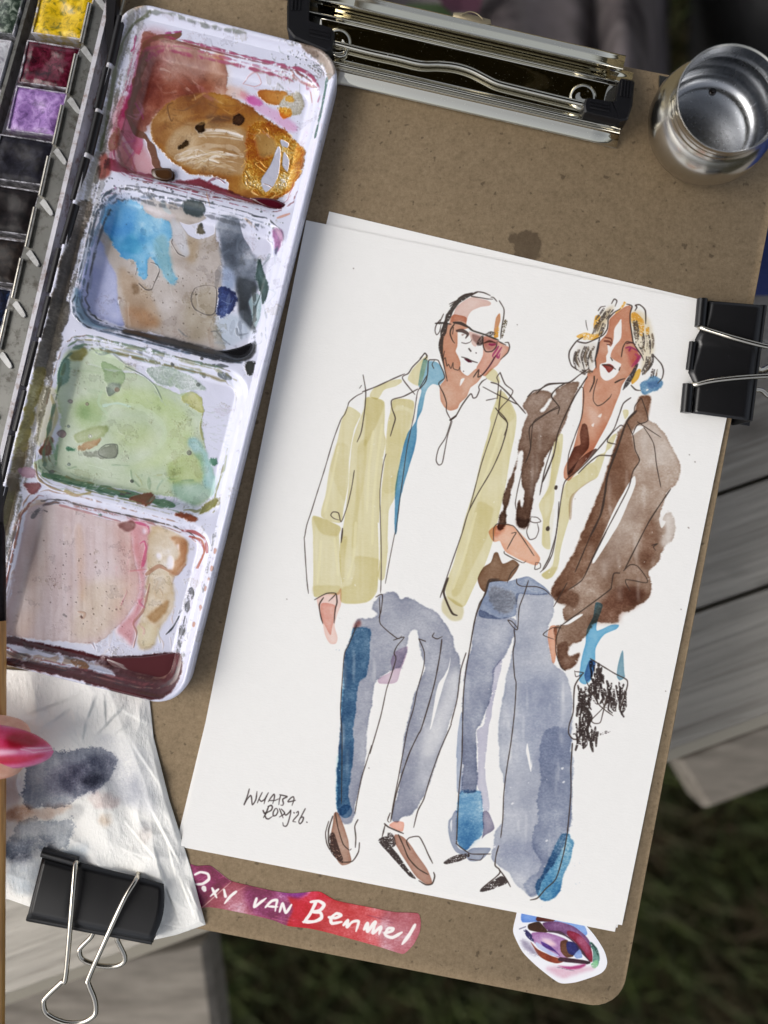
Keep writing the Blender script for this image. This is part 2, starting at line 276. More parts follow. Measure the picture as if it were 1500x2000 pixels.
    # ---- woman's jeans
    c.wash(Q([(740,300),(760,290),(900,310),(1080,310),(1110,420),(1100,520),(1060,600),(1050,750),(1100,980),(1200,1060),(1260,1180),(1290,1350),(1280,1700)]) + R([(1270,0),(1290,380),(1260,700),(1130,1000),(1000,1200),(950,1340),(880,1360),(830,1310),(720,1220),(680,1130),(560,1040),(500,980),(520,850),(540,720),(610,600),(620,300),(600,140),(580,100)]) + Q([(580,1900),(570,1600),(600,1350),(650,1100),(700,900),(715,760),(730,600),(740,450)]), (172, 177, 191), edge=.35, rag=2, rough=1.6, low=.3, gran=.22)
    c.wash(R([(980,-200),(1100,-300),(1270,-200),(1290,380),(1260,700),(1130,1000),(1000,1200),(950,1340),(880,1360),(800,1260),(860,1180),(1000,1050),(900,850),(900,700),(950,600),(950,400),(980,200)]), (182, 189, 203), d=1.0, edge=.3, rag=4, rough=3.0, gran=.25)
    c.wash(Q([(800,1100),(1150,1100),(1230,1400),(1200,1900),(960,2000),(760,1900),(700,1500)]), (200, 205, 216), d=.8, edge=0, soft=16)
    c.wash(R([(560,850),(900,800),(1000,1000),(860,1180),(650,1050)]), (196, 200, 212), d=.8, edge=0, soft=8)
    c.wash(Q([(380,450),(560,540),(730,540),(720,700),(640,870),(540,1030),(510,1200),(480,1350),(440,1450),(400,1580),(350,1650),(360,2000)]) + R([(370,150),(340,330),(220,330),(215,100)]) + Q([(215,1500),(240,1050),(300,800),(330,600)]), (140, 147, 168), edge=.3, rag=2, rough=1.8, low=.3, gran=.2, grad=((980, 1230, .8), (930, 1500, 1.35)))
    c.wash(Q([(600,940),(590,1050),(540,1250),(510,1400),(470,1700)]) + R([(440,0),(440,150),(470,330),(490,480),(470,550),(410,500),(400,350),(360,250),(370,0)]) + Q([(360,1650),(420,1580),(450,1450),(510,1200),(510,1050)]), (190, 188, 205), rough=2.5, edge=.2, dry=.25)
    c.wash(Q([(200,1480),(215,1480),(215,2000)]) + R([(215,330),(165,330),(160,0)]) + Q([(155,1900),(170,1650)]), (168, 178, 198), rough=.8)
    c.wash(Q([(480,170),(560,160),(650,180),(760,150),(860,130),(970,190),(1040,250),(1070,300),(950,310),(830,300),(760,300),(740,500),(700,530),(560,550),(380,510),(440,290)]), (138, 152, 178), edge=.25, gran=.25, rough=1.4)
    c.wash(Q([(470,230),(560,230),(700,280),(740,400),(650,500),(550,450),(480,350)]), (206, 190, 172), d=.7, rag=6, soft=1, gran=.5, edge=.1)
    c.wash(R([(130,530),(165,520),(160,850),(250,910),(320,880),(490,880),(470,930),(390,1000),(290,1010),(240,960),(150,920),(100,830),(75,700),(80,610),(110,580)]), (158, 166, 184), rough=.7)
    c.erase(R([(95,640),(115,600),(108,720)]), .9, rough=.4)
    c.wash(R([(415,530),(470,530),(530,690),(440,760),(400,800),(415,700)]), (142, 136, 158), rough=1.0)
    c.wash(R([(200,330),(260,310),(320,320),(380,320),(410,360),(415,700),(400,760),(300,860),(240,910),(170,830),(160,600),(170,440)]), (112, 164, 200), d=1.0, edge=.35, gran=.4, rag=2, rough=1.8, low=.4)
    c.wash(R([(200,600),(400,620),(400,740),(300,850),(240,905),(175,820)]), (130, 172, 200), d=.7, soft=6, edge=0)
    c.wash(R([(1140,800),(1200,730),(1270,740),(1280,790),(1320,810),(1290,900),(1270,1000),(1200,1150),(1180,1280),(1120,1370),(1050,1400),(980,1390),(935,1320),(940,1220),(1000,1120),(1080,950)]), (96, 158, 194), d=1.05, edge=.4, gran=.5, rag=2, low=.4)
    c.erase(Q([(850,1750),(870,1850),(895,2000)]) + R([(890,0),(885,140),(850,0)]) + Q([(835,1830)]), rough=.5)
    for x, y in ((1190,105),(1035,812),(1200,240),(530,870),(700,450)): c.pen(R([(x,y,22),(x+8,y-6,16)]), col=(236,236,236), alpha=.8)
    g = np.random.RandomState(5)
    for x0, y0, x1, y1, n in ((985,1330,1110,1640,34), (905,1260,960,1440,10), (670,1230,790,1560,16), (800,1290,890,1560,16), (1150,900,1310,1180,26), (1010,800,1070,930,8)):
        for k in range(n):
            x, y = g.uniform(x0, x1), g.uniform(y0, y1); l_ = g.uniform(14, 70)
            if abs(c.c[int(y - 400), int(x - 330)] - c.base).max() > .12: c.erase([(x - 2, y), (x + 2, y + l_ * .2), (x + 3 - l_ * .03, y + l_), (x - 2 - l_ * .03, y + l_ * .8)], g.uniform(.08, .28), rough=1.2, soft=g.choice([1, 2, 4]))
    for k in range(120):
        x, y = g.uniform(640, 1330), g.uniform(780, 1740)
        if abs(c.c[int(y - 400), int(x - 330)] - c.base).max() > .2: c.pen([(x, y), (x + g.uniform(-2, 2), y + g.uniform(0, 2))], g.uniform(.8, 1.8), (236, 235, 232), .7, taper=False)
    # ---- bag and strap
    c.wash(F([(830,670),(880,690),(840,800),(840,860),(930,820),(985,820),(970,845),(890,880),(830,970),(825,1050),(800,1180),(760,1215),(720,1190),(730,1080),(760,950),(770,850),(810,770)]), (98, 172, 212), edge=.3)
    c.wash(F([(1010,990),(1020,1130),(1025,1170),(990,1190),(970,1160),(980,1080)]), (128, 168, 184), edge=.3, rough=.5)
    BK = (52, 42, 40); g = np.random.RandomState(6)
    for x0, x1, y0, y1, n in ((712,795,1225,1500,26), (700,850,1480,1590,16), (800,880,1070,1230,14), (800,900,1215,1300,8), (905,1035,1195,1350,20)):
        for k in range(n):
            x = x0 + (x1 - x0) * ((k * .618) % 1); y = y0 + (y1 - y0) * k / n; c.pen(F([(x, y), (x + g.uniform(-12, 12), y + g.uniform(30, 60)), (x + g.uniform(-20, 20), y + g.uniform(60, 110) * min(1, (y1 - y0) / 120))]), g.uniform(3.5, 7), BK, .9, dry=g.uniform(.1, .35), jit=.5)
    c.wash(F([(790,1055),(830,1070),(810,1160),(770,1200),(755,1150)]), (110, 130, 172), rough=.5)
    c.crayon(F([(840,1530),(930,1530),(850,1560)]), BK, .75)
    # ---- hair and crayon work
    YL = (226, 168, 62)
    for pts in (B([(480,330),(530,330),(530,420),(480,480),(450,450)]), B([(260,560),(350,520),(420,530),(500,530),(560,500),(480,590),(330,590)]), B([(760,230),(800,160),(830,180),(800,230),(700,300)]), B([(880,300),(940,290),(1030,390),(1020,560),(970,540),(890,420)]), B([(1050,470),(1085,460),(1080,560),(1050,540)])): c.crayon(pts, YL, .2)
    c.wash(B([(890,1020),(960,930),(990,940),(960,1040),(890,1100)]), (228, 178, 70), rough=.6)
    c.wash(B([(880,290),(1040,300),(1120,480),(1130,720),(1060,900),(980,1020),(1000,800),(920,640)]), (222,208,176), d=.8, soft=3, rag=3); c.wash(B([(600,250),(690,210),(620,380),(560,520),(480,580),(470,480),(540,340)]), (214,196,160), d=.9, soft=3, rag=3); c.wash(B([(250,700),(480,630),(470,840),(390,990),(270,930)]), (216,208,196), d=.7, soft=4, rag=4)
    CH = (84, 76, 72)
    g = np.random.RandomState(31)
    for box, n, (dx, dy), bend in (((250,690,310,740), 4, (10,200), -25), ((350,660,480,720), 7, (-20,240), -30), ((560,240,690,300), 5, (-110,150), 0), ((490,380,600,430), 5, (-50,130), 0), ((895,380,950,420), 4, (20,240), 10), ((990,520,1120,560), 6, (10,190), 10), ((1050,760,1140,800), 5, (-70,220), 20), ((1110,930,1190,950), 3, (-20,90), 0), ((280,930,420,960), 4, (60,30), 0), ((960,620,1000,660), 3, (50,110), 0)):
        for k in range(n):
            x = box[0] + (box[2] - box[0]) * (k + g.uniform(.2, .8)) / n; y = g.uniform(box[1], box[3]); f_ = g.uniform(.7, 1.1)
            c.pen(B([(x, y), (x + dx * f_ / 2 + bend, y + dy * f_ / 2), (x + dx * f_, y + dy * f_)]), g.uniform(2.6, 4.6), [(84,74,68),(66,58,54),(104,88,70)][k % 3], .85, dry=g.uniform(.15, .42), jit=.5)
    c.pen(B([(950,870,30),(900,980,46),(840,1080,50),(790,1160,20)]), col=(58,52,52), dry=.1); c.pen(B([(525,580,18),(500,720,30),(470,840,16)]), col=(58,52,52), dry=.15)
    c.wash(B([(990,1100),(1060,1060),(1100,1020),(1180,1010),(1240,1060),(1235,1130),(1180,1170),(1110,1190),(1040,1230),(1000,1200)]), (110, 156, 190), edge=.3, gran=.35, rough=1.6, rag=2)
    c.wash(B([(1060,1080),(1180,1060),(1200,1120),(1090,1150)]), (176, 186, 208), soft=2); c.erase(B([(1045,1165),(1065,1150),(1080,1160),(1060,1175)]), rough=.8)
    c.pen(B([(820,690),(870,680),(950,720),(990,760)]), 3, (140,40,90), .8); c.pen(B([(860,720,20),(870,700,22)]), col=(140,40,90)); c.pen(B([(930,760),(960,800),(890,900)]), 5, (160,50,100), .6); c.pen(B([(990,770),(930,880)]), 5, (140,40,90), .6)
    c.pen(B([(580,612),(640,620),(660,655)]), 4.2, (104,56,44)); c.pen(B([(590,572),(655,588),(668,640)]), 2.8, (112,62,46)); c.pen(B([(610,650),(640,655)]), 2, (90,46,38)); c.pen(B([(830,640),(880,630),(930,650)]), 3, (90,50,50))
    c.wash(B([(555,880),(640,870),(690,910),(630,970),(590,920)]), (160,70,62), rough=.3)
    for ln, w in ((B([(555,880),(600,880),(650,895),(705,930)]), 2.6), (B([(770,790),(790,680),(830,620),(900,630)]), 1.9), (B([(650,800),(670,830)]), 1.8), (B([(755,910),(745,940)]), 2), (B([(335,570),(260,620),(190,720),(180,800),(210,890),(290,945)]), 2.2),
        (B([(280,620),(370,635),(460,600),(560,550),(610,480),(620,420),(625,360),(690,290),(760,250)]), 2.2), (B([(660,190),(690,140),(720,160),(700,220)]), 1.8), (B([(510,270),(540,230),(590,220)]), 2), (B([(370,380),(375,430),(390,490)]), 1.5), (B([(925,270),(945,230),(930,210),(980,205),(1040,270),(1045,420)]), 2.2),
        (B([(830,195),(890,220),(870,300),(870,400),(890,540),(910,640),(1000,780),(1020,830)]), 2.2), (B([(1130,770),(1220,870),(1245,950),(1230,1030),(1180,1090)]), 2), (B([(880,1110),(930,1160),(990,1170)]), 2.2), (B([(465,1010),(460,1080),(415,1185)]), 3), (B([(500,1040),(460,1180),(455,1280),(500,1340),(560,1320),(640,1250),(660,1210)]), 1.5), (B([(700,1080),(760,1050),(810,1035)]), 3.2), (B([(480,830),(485,915)]), 2.4)): c.pen(ln, w)
    # ---- woman's jacket lines
    for ln, w in ((E([(-60,330),(0,270),(60,235),(240,225),(340,155),(420,100)]), 2), (E([(340,270),(375,275),(380,380),(360,550),(300,720),(240,900),(230,1080)]), 1.6), (E([(415,170),(300,350),(200,550),(140,700),(100,900),(0,1150)]), 2.4), (E([(210,230),(130,280),(80,350),(130,420),(155,460),(140,520)]), 2.2), (E([(155,455),(40,510),(-120,640)]) + Dd([(700,700),(665,800)]), 1.8),
        (E([(820,365),(750,420),(710,530),(660,660),(560,790),(440,930),(330,1040),(210,1140),(180,1250),(150,1450),(120,1650),(60,1850),(0,1960)]) , 1.9), (F([(585,0),(575,150),(560,260),(540,350),(500,430),(460,470)]), 1.7), (E([(870,490),(800,560),(760,640),(700,820),(650,950),(600,1100),(580,1250),(540,1450),(440,1660)]), 4), (E([(440,1660),(300,1990)]), 2), (E([(750,630),(720,625),(640,700),(600,775),(690,800)]), 1.8), (E([(660,880),(640,905),(520,905),(420,980),(330,1070)]), 1.8),
        (E([(915,370),(860,440),(850,500)]), 1.8), (E([(920,370),(980,570),(880,620),(840,700)]), 1.8), (E([(785,600),(840,720),(860,850),(900,950),(840,1050),(800,1200),(700,1400),(500,1780),(400,2000)]), 1.9), (E([(880,590),(1100,735)]), 1.6), (E([(940,640),(1030,790),(1060,1000),(1100,1200)]), 1.5), (E([(1190,1215),(1000,1500),(870,1750),(760,1970)]), 2.2), (F([(1015,460),(1060,420),(1110,430),(1170,510),(1165,540),(1030,520),(1060,595)]), 1.7), (F([(990,475),(950,480),(935,560),(920,590),(760,710),(600,825)]), 2.0), (F([(600,820),(570,900),(565,1000),(600,1100),(630,1125)]), 1.7), (F([(600,840),(540,840),(480,885),(550,915)]), 1.5), (F([(1205,290),(1240,280),(1215,300),(1230,325)]), 1.8),
        (F([(640,540),(550,700)]), 1.8), (F([(900,200),(800,400),(740,520),(650,585)]), 1.7), (F([(150,260),(150,180),(180,145),(260,155),(300,180),(420,360)]), 1.6), (F([(270,210),(300,205),(280,240),(240,315)]), 1.6), (F([(220,330),(230,350),(340,405),(365,395)]), 1.6), (F([(400,100),(440,105),(465,130),(430,140),(395,130),(400,100)]), 1.5), (F([(385,150),(370,200),(390,250),(430,240),(450,190),(440,140)]), 1.4), (F([(430,410),(425,450),(460,440),(460,410),(430,405)]), 1.5), (F([(320,420),(270,470),(240,540)]), 1.6), (F([(190,515),(120,520),(95,600),(60,690),(30,770),(0,930)]), 1.8),
        (F([(795,1045),(950,1140),(1040,1190),(1030,1270),(990,1395)]), 2), (F([(690,1130),(750,1140),(700,1165),(690,1125)]), 1.6), (F([(740,1150),(690,1230),(680,1400),(655,1480),(650,1540),(680,1580),(740,1580)]), 2.2), (F([(770,1200),(810,1280),(860,1360),(945,1425)]), 1.8), (F([(910,1290),(880,1400),(860,1470),(820,1475),(805,1450),(880,1370),(900,1300)]), 1.7), (F([(870,1320),(890,1370)]), 1.6),
        (Dd([(680,340),(720,300),(760,290),(830,255),(930,243)]), 2), (Dd([(890,405),(800,460),(720,520),(700,700),(665,800)]), 1.5), (Dd([(640,860),(610,990),(595,1080),(600,1125)]), 1.4), (Dd([(850,690),(800,850),(765,1025)]), 1.8),
        (Q([(745,155),(750,200),(800,225),(940,230),(1020,260),(1075,310)]), 1.7), (Q([(860,170),(820,300),(770,440),(750,650),(660,560),(700,570),(760,640)]), 1.7), (Q([(720,650),(730,760),(710,870),(725,1100),(740,1180),(725,1450),(690,1750),(650,2000)]) + R([(620,350),(610,600),(590,780)]), 1.8), (Q([(480,165),(440,300),(380,400),(330,580),(290,820),(250,1050),(225,1300),(215,1700)]) + R([(210,0),(180,350),(160,800),(160,840),(240,905),(310,940),(490,940)]), 1.9), (Q([(1290,1760),(1275,2000)]) + R([(1275,350),(1240,740)]), 2.2), (R([(1240,740),(1200,950),(1130,1180),(1030,1280),(950,1370),(880,1390)]), 2.2), (R([(570,860),(545,950),(535,1050),(575,1090),(570,1140),(400,1280)]), 2), (R([(575,1090),(640,1180),(685,1260)]), 2.2), (R([(280,990),(390,1000),(430,940)]), 1.4)): c.pen(ln, w)
    for x, y, r in ((125,1200,26), (50,1580,32)): c.pen(E([(x,y-6,r),(x-4,y+8,r)]), col=(62,50,44))
    c.crayon(R([(390,1290),(560,1170),(610,1160),(650,1200),(640,1230),(520,1280),(410,1310)]), BK, .2); c.crayon(R([(30,1020),(150,950),(280,930),(290,970),(200,1010),(60,1040)]), BK, .25)
    # ---- man's head lines
    c.pen(A([(640,150,30),(560,180,56),(470,240,50),(400,330,56),(345,430,60),(310,540,66),(275,660,60),(255,780,48),(265,880,40),(285,980,22),(305,1080,14),(335,1215,8)]), col=(60,52,48), taper=False, dry=.12, jit=.3)
    c.crayon(A([(990,690),(1000,560),(1040,460),(1070,480),(1040,580),(1015,690)]), (78,66,44), .25)
    c.pen(A([(190,510,18),(280,505,26),(380,520,24)]), col=(60,52,48)); c.pen(A([(410,500,22),(500,510,34),(600,560,28)]), col=(60,52,48)); c.pen(A([(600,560,26),(650,600,20),(800,650,22),(960,715,20)]), col=(60,52,48))
    c.crayon(A([(800,640),(870,605),(920,620),(915,650),(820,665)]), CH, .3); c.crayon(A([(750,660),(775,670),(765,760),(700,780),(695,740)]), CH, .3)
    c.pen(A([(450,600,30),(520,600,48),(585,640,40),(560,690,26)]), col=(66,48,44), alpha=.85); c.pen(A([(520,650,20),(545,640,10)]), col=(150,120,110), alpha=.7); c.pen(A([(780,752,16),(850,728,30),(930,748,16)]), col=(80,55,45))
    c.wash(A([(640,640),(760,680),(770,760),(720,780),(650,720)]), (150,118,112), d=.7, soft=1); c.wash(A([(780,690),(930,720),(940,800),(860,850),(790,810)]), (190,140,140), d=.7, soft=2); c.wash(A([(540,940),(600,950),(640,985),(590,985)]), (110,40,62), rough=.2)
    for ln, w in ((A([(640,150),(700,125),(780,135),(860,170)]), 2.2), (A([(640,160),(700,130)]), 2), (A([(870,190),(900,195),(940,240)]), 1.6), (A([(970,235),(1025,330),(1025,420),(1000,560),(985,700)]), 1.8), (A([(630,180),(760,200),(830,212),(890,215)]), 1.9), (A([(470,205),(550,160),(640,145)]), 2.4), (A([(360,275),(440,235),(480,215)]), 1.6), (A([(370,300),(430,250)]), 1.6),
        (A([(290,395),(255,470),(240,520)]), 1.6), (A([(250,465),(200,530),(185,600),(205,650),(240,610),(260,520)]), 1.6), (A([(260,640),(290,520),(330,430)]), 1.6), (A([(420,520),(380,580),(370,640),(400,720),(425,750)]), 2.3), (A([(400,640),(410,560)]), 1.6), (A([(510,745),(560,755),(610,740),(635,710)]), 1.5), (A([(770,660),(770,750),(780,810),(810,855),(880,850),(930,800),(945,730)]), 1.9), (A([(1040,745),(1080,745),(1095,800),(1070,870),(985,950)]), 1.9), (A([(960,730),(1050,775)]), 2.4), (A([(600,820),(622,848)]), 2.6), (A([(510,920),(580,940),(640,970),(705,990)]), 1.9), (A([(685,868),(688,872)]), 1.9), (A([(532,1094),(535,1097)]), 1.7),
        (A([(300,850),(280,960),(310,930),(330,1030),(350,1010),(380,1060),(405,990),(410,1060),(470,1080),(490,1040),(490,1095)]), 1.5), (A([(655,1165),(720,1075),(710,1165),(770,1130),(850,1030),(920,910)]), 2), (A([(0,1310),(70,1220),(95,1120),(105,970),(150,955),(220,960),(250,1020),(290,1110),(300,1180),(230,1245),(290,1370),(325,1480),(325,1580),(380,1690)]), 1.9), (A([(170,1060),(150,1010),(180,960)]), 1.7), (A([(0,940),(60,880),(90,905),(70,945),(90,960)]), 1.6), (A([(380,1690),(440,1640),(520,1500),(620,1370),(650,1420),(690,1410),(725,1330),(720,1280),(760,1220),(815,1185)]), 1.9), (Dd([(150,500),(110,620),(60,700),(42,780),(60,815),(85,800),(105,700),(125,600),(155,510)]), 1.6), (A([(370,1690),(440,1640)]), 3),
        (A([(980,1110),(1040,1250),(1135,1335),(1080,1440),(960,1590),(1070,1730),(1030,1875)]), 1.8), (A([(980,1110),(940,1170),(960,1240),(945,1430)]), 1.7), (A([(770,1285),(930,1370),(1210,1510)]), 1.7), (A([(870,1230),(960,1260),(1090,1380),(1290,1610)]), 2.2), (A([(810,1450),(950,1420)]), 1.5), (A([(990,1320),(960,1580)]), 1.9), (A([(925,1545),(960,1590)]), 1.7),
        (Dd([(475,445),(420,620),(360,800),(320,950),(270,1140)]), 1.5), (Dd([(480,440),(540,525),(500,690),(430,850),(330,1020),(265,1150),(220,1300),(150,1500),(110,1620),(70,1740)]), 1.7), (Dd([(125,1605),(95,1700),(120,1780),(155,1850),(188,1865)]), 4),
        (C([(600,410),(540,440),(480,490),(465,530),(440,600),(400,660),(330,850),(250,1120),(180,1340),(130,1500),(90,1620),(70,1730)]) + G([(62,130),(70,280),(85,500),(98,605)]), 1.5), (C([(600,400),(730,350),(860,290),(985,235)]), 1.9), (C([(605,245),(630,400),(620,560),(590,760),(550,860)]), 1.7), (C([(572,368),(590,342)]), 1.2), (C([(1165,105),(1190,80),(1170,45),(1130,100),(1060,170),(1020,230),(965,275),(1080,425)]), 1.8), (C([(1105,375),(980,440),(870,475),(870,550),(900,640),(880,720),(855,805)]), 1.9),
        (C([(1190,250),(1120,370),(1100,420),(1070,620),(1010,900),(970,1180),(940,1400),(905,1680)]) + G([(830,100),(790,300),(750,520)]), 1.4), (C([(815,970),(790,1060),(760,1300),(765,1600)]) + G([(715,200),(715,450),(710,600)]), 1.4), (C([(525,1120),(500,1280),(460,1450),(405,1590),(380,1510),(330,1500),(310,1530),(340,1560),(390,1575)]), 1.6), (C([(418,1650),(405,1780)]), 2.6),
        (G([(150,658),(250,605),(330,605),(270,670)]), 1.8), (G([(225,640),(190,700),(200,790),(220,860)]), 2.2), (G([(335,610),(340,680),(325,740),(315,855)]), 2.2), (G([(670,635),(725,615),(715,750),(695,810)]), 1.6), (G([(700,640),(705,760),(710,865),(850,985),(890,965)]), 1.7), (G([(820,1000),(910,975),(850,1050),(825,1110),(840,1160),(800,1300),(760,1420),(710,1650),(620,1960)]) + PP([(530,380),(480,540),(430,700),(390,900),(365,1045)]), 1.7),
        (G([(510,870),(440,1040),(405,1110),(390,1260),(370,1600)]) + PP([(240,300),(235,950)]), 1.6), (G([(1035,990),(1090,1010)]), 1.7), (G([(1035,990),(1080,1100),(1075,1230),(1020,1430),(990,1580),(940,1750),(900,1960)]) + PP([(790,700),(750,900),(725,1050)]), 1.7), (G([(1230,995),(1210,1150),(1160,1400),(1060,1740)]) + PP([(980,280),(900,450),(830,650),(770,850),(730,1040),(715,1125)]), 2.1), (G([(1435,1110),(1390,1260),(1360,1500),(1310,1700)]) + PP([(1300,190),(1200,420),(1100,700),(1040,900),(980,1020),(940,1180)]), 1.8), (G([(1165,940),(1150,970),(1190,990),(1235,970)]), 1.6)): c.pen(ln, w)
    # ---- man's shoes
    c.wash(PP([(165,1040),(200,1040),(250,1150),(300,1300),(310,1400),(330,1520),(240,1550),(180,1480),(130,1380),(130,1250),(150,1150)]), (170,126,104), rough=.6)
    c.crayon(PP([(120,1250),(160,1230),(200,1330),(250,1480),(245,1530),(180,1480),(120,1390)]), (58,42,38), .15)
    c.wash(PP([(700,1160),(760,1120),(840,1130),(845,1170),(830,1220),(760,1200)]), (234,178,158), rough=.6)
    c.wash(PP([(760,1250),(830,1270),(900,1340),(960,1430),(1070,1590),(1120,1720),(1080,1740),(970,1670),(880,1540),(800,1410),(750,1310)]), (182,138,118), rough=.6)
    c.crayon(PP([(600,1310),(680,1270),(700,1350),(790,1450),(860,1560),(960,1680),(900,1660),(820,1580),(700,1440)]), (50,40,38), .12); c.crayon(PP([(690,1230),(740,1250),(765,1340),(730,1370),(690,1300)]), (60,50,48), .45)
    for ln, w in ((PP([(150,1070),(110,1200),(110,1330),(160,1440)]), 2.4), (PP([(110,1120),(80,1230),(90,1330),(120,1400)]), 1.8), (PP([(175,1040),(200,1180),(250,1340),(310,1400),(330,1390)]), 2), (PP([(395,1105),(365,1170),(375,1280),(370,1375)]), 2), (PP([(410,1330),(400,1420),(340,1510),(240,1520)]), 2), (PP([(655,1145),(700,1180),(840,1240)]), 3), (PP([(660,1160),(630,1280)]), 2.2), (PP([(710,1040),(685,1110),(700,1130)]), 2), (PP([(790,1250),(840,1360),(890,1480),(980,1580),(1080,1640)]), 2.2), (PP([(905,1400),(870,1320),(900,1280),(990,1270),(1040,1350),(1080,1440),(1125,1530)]), 2), (PP([(1135,1620),(1145,1660),(1120,1730),(1060,1740),(990,1700)]), 2.4)): c.pen(ln, w)
    # ---- handwriting in the lower left corner
    SG = crop(460, 1520, 8.333)
    for ln in ([(225,175),(190,300),(140,430),(190,340),(245,280),(262,320),(275,430),(330,350),(350,215)], [(435,230),(395,310),(355,400)], [(385,340),(420,375),(470,345),(510,290)], [(535,235),(490,320),(465,415)], [(535,380),(580,310),(625,260),(635,290),(625,350),(605,415)], [(555,362),(640,360),(700,335)], [(735,280),(715,350),(705,430)], [(720,268),(780,280),(840,300),(770,340),(780,410),(765,440),(738,436)], [(850,375),(900,320),(940,300),(952,330),(945,370),(920,440)], [(860,385),(910,375),(970,360)],
        [(540,455),(500,560),(455,640)], [(450,525),(470,570),(490,560)], [(530,460),(580,440),(600,470),(580,520),(510,560),(480,600),(500,650),(540,660),(600,620)], [(650,490),(615,550),(615,610),(660,600),(690,540),(670,490),(640,500)], [(715,495),(750,580),(775,645)], [(745,500),(800,570),(715,630)], [(795,570),(820,600),(870,560),(900,520),(890,600),(850,740),(820,780),(780,770),(770,720)], [(950,558),(955,564)], [(990,560),(1020,540),(1020,590),(960,660),(935,700),(980,710)], [(1135,495),(1080,600),(1030,700),(1050,740),(1090,700),(1105,640),(1080,630),(1040,670)], [(1158,713),(1164,718)]): c.pen(SG(ln), 2.1, (58, 48, 46))
    for x, y in ((690,524),(1346,888),(1344,1030),(1345,1031),(1010,634),(1270,1000),(1300,1350),(720,1500),(560,1170),(1330,1190),(1357,902)): c.pen([(x,y),(x+.6,y+.4)], 1.8, (110,96,90), .7)
    return c
import math
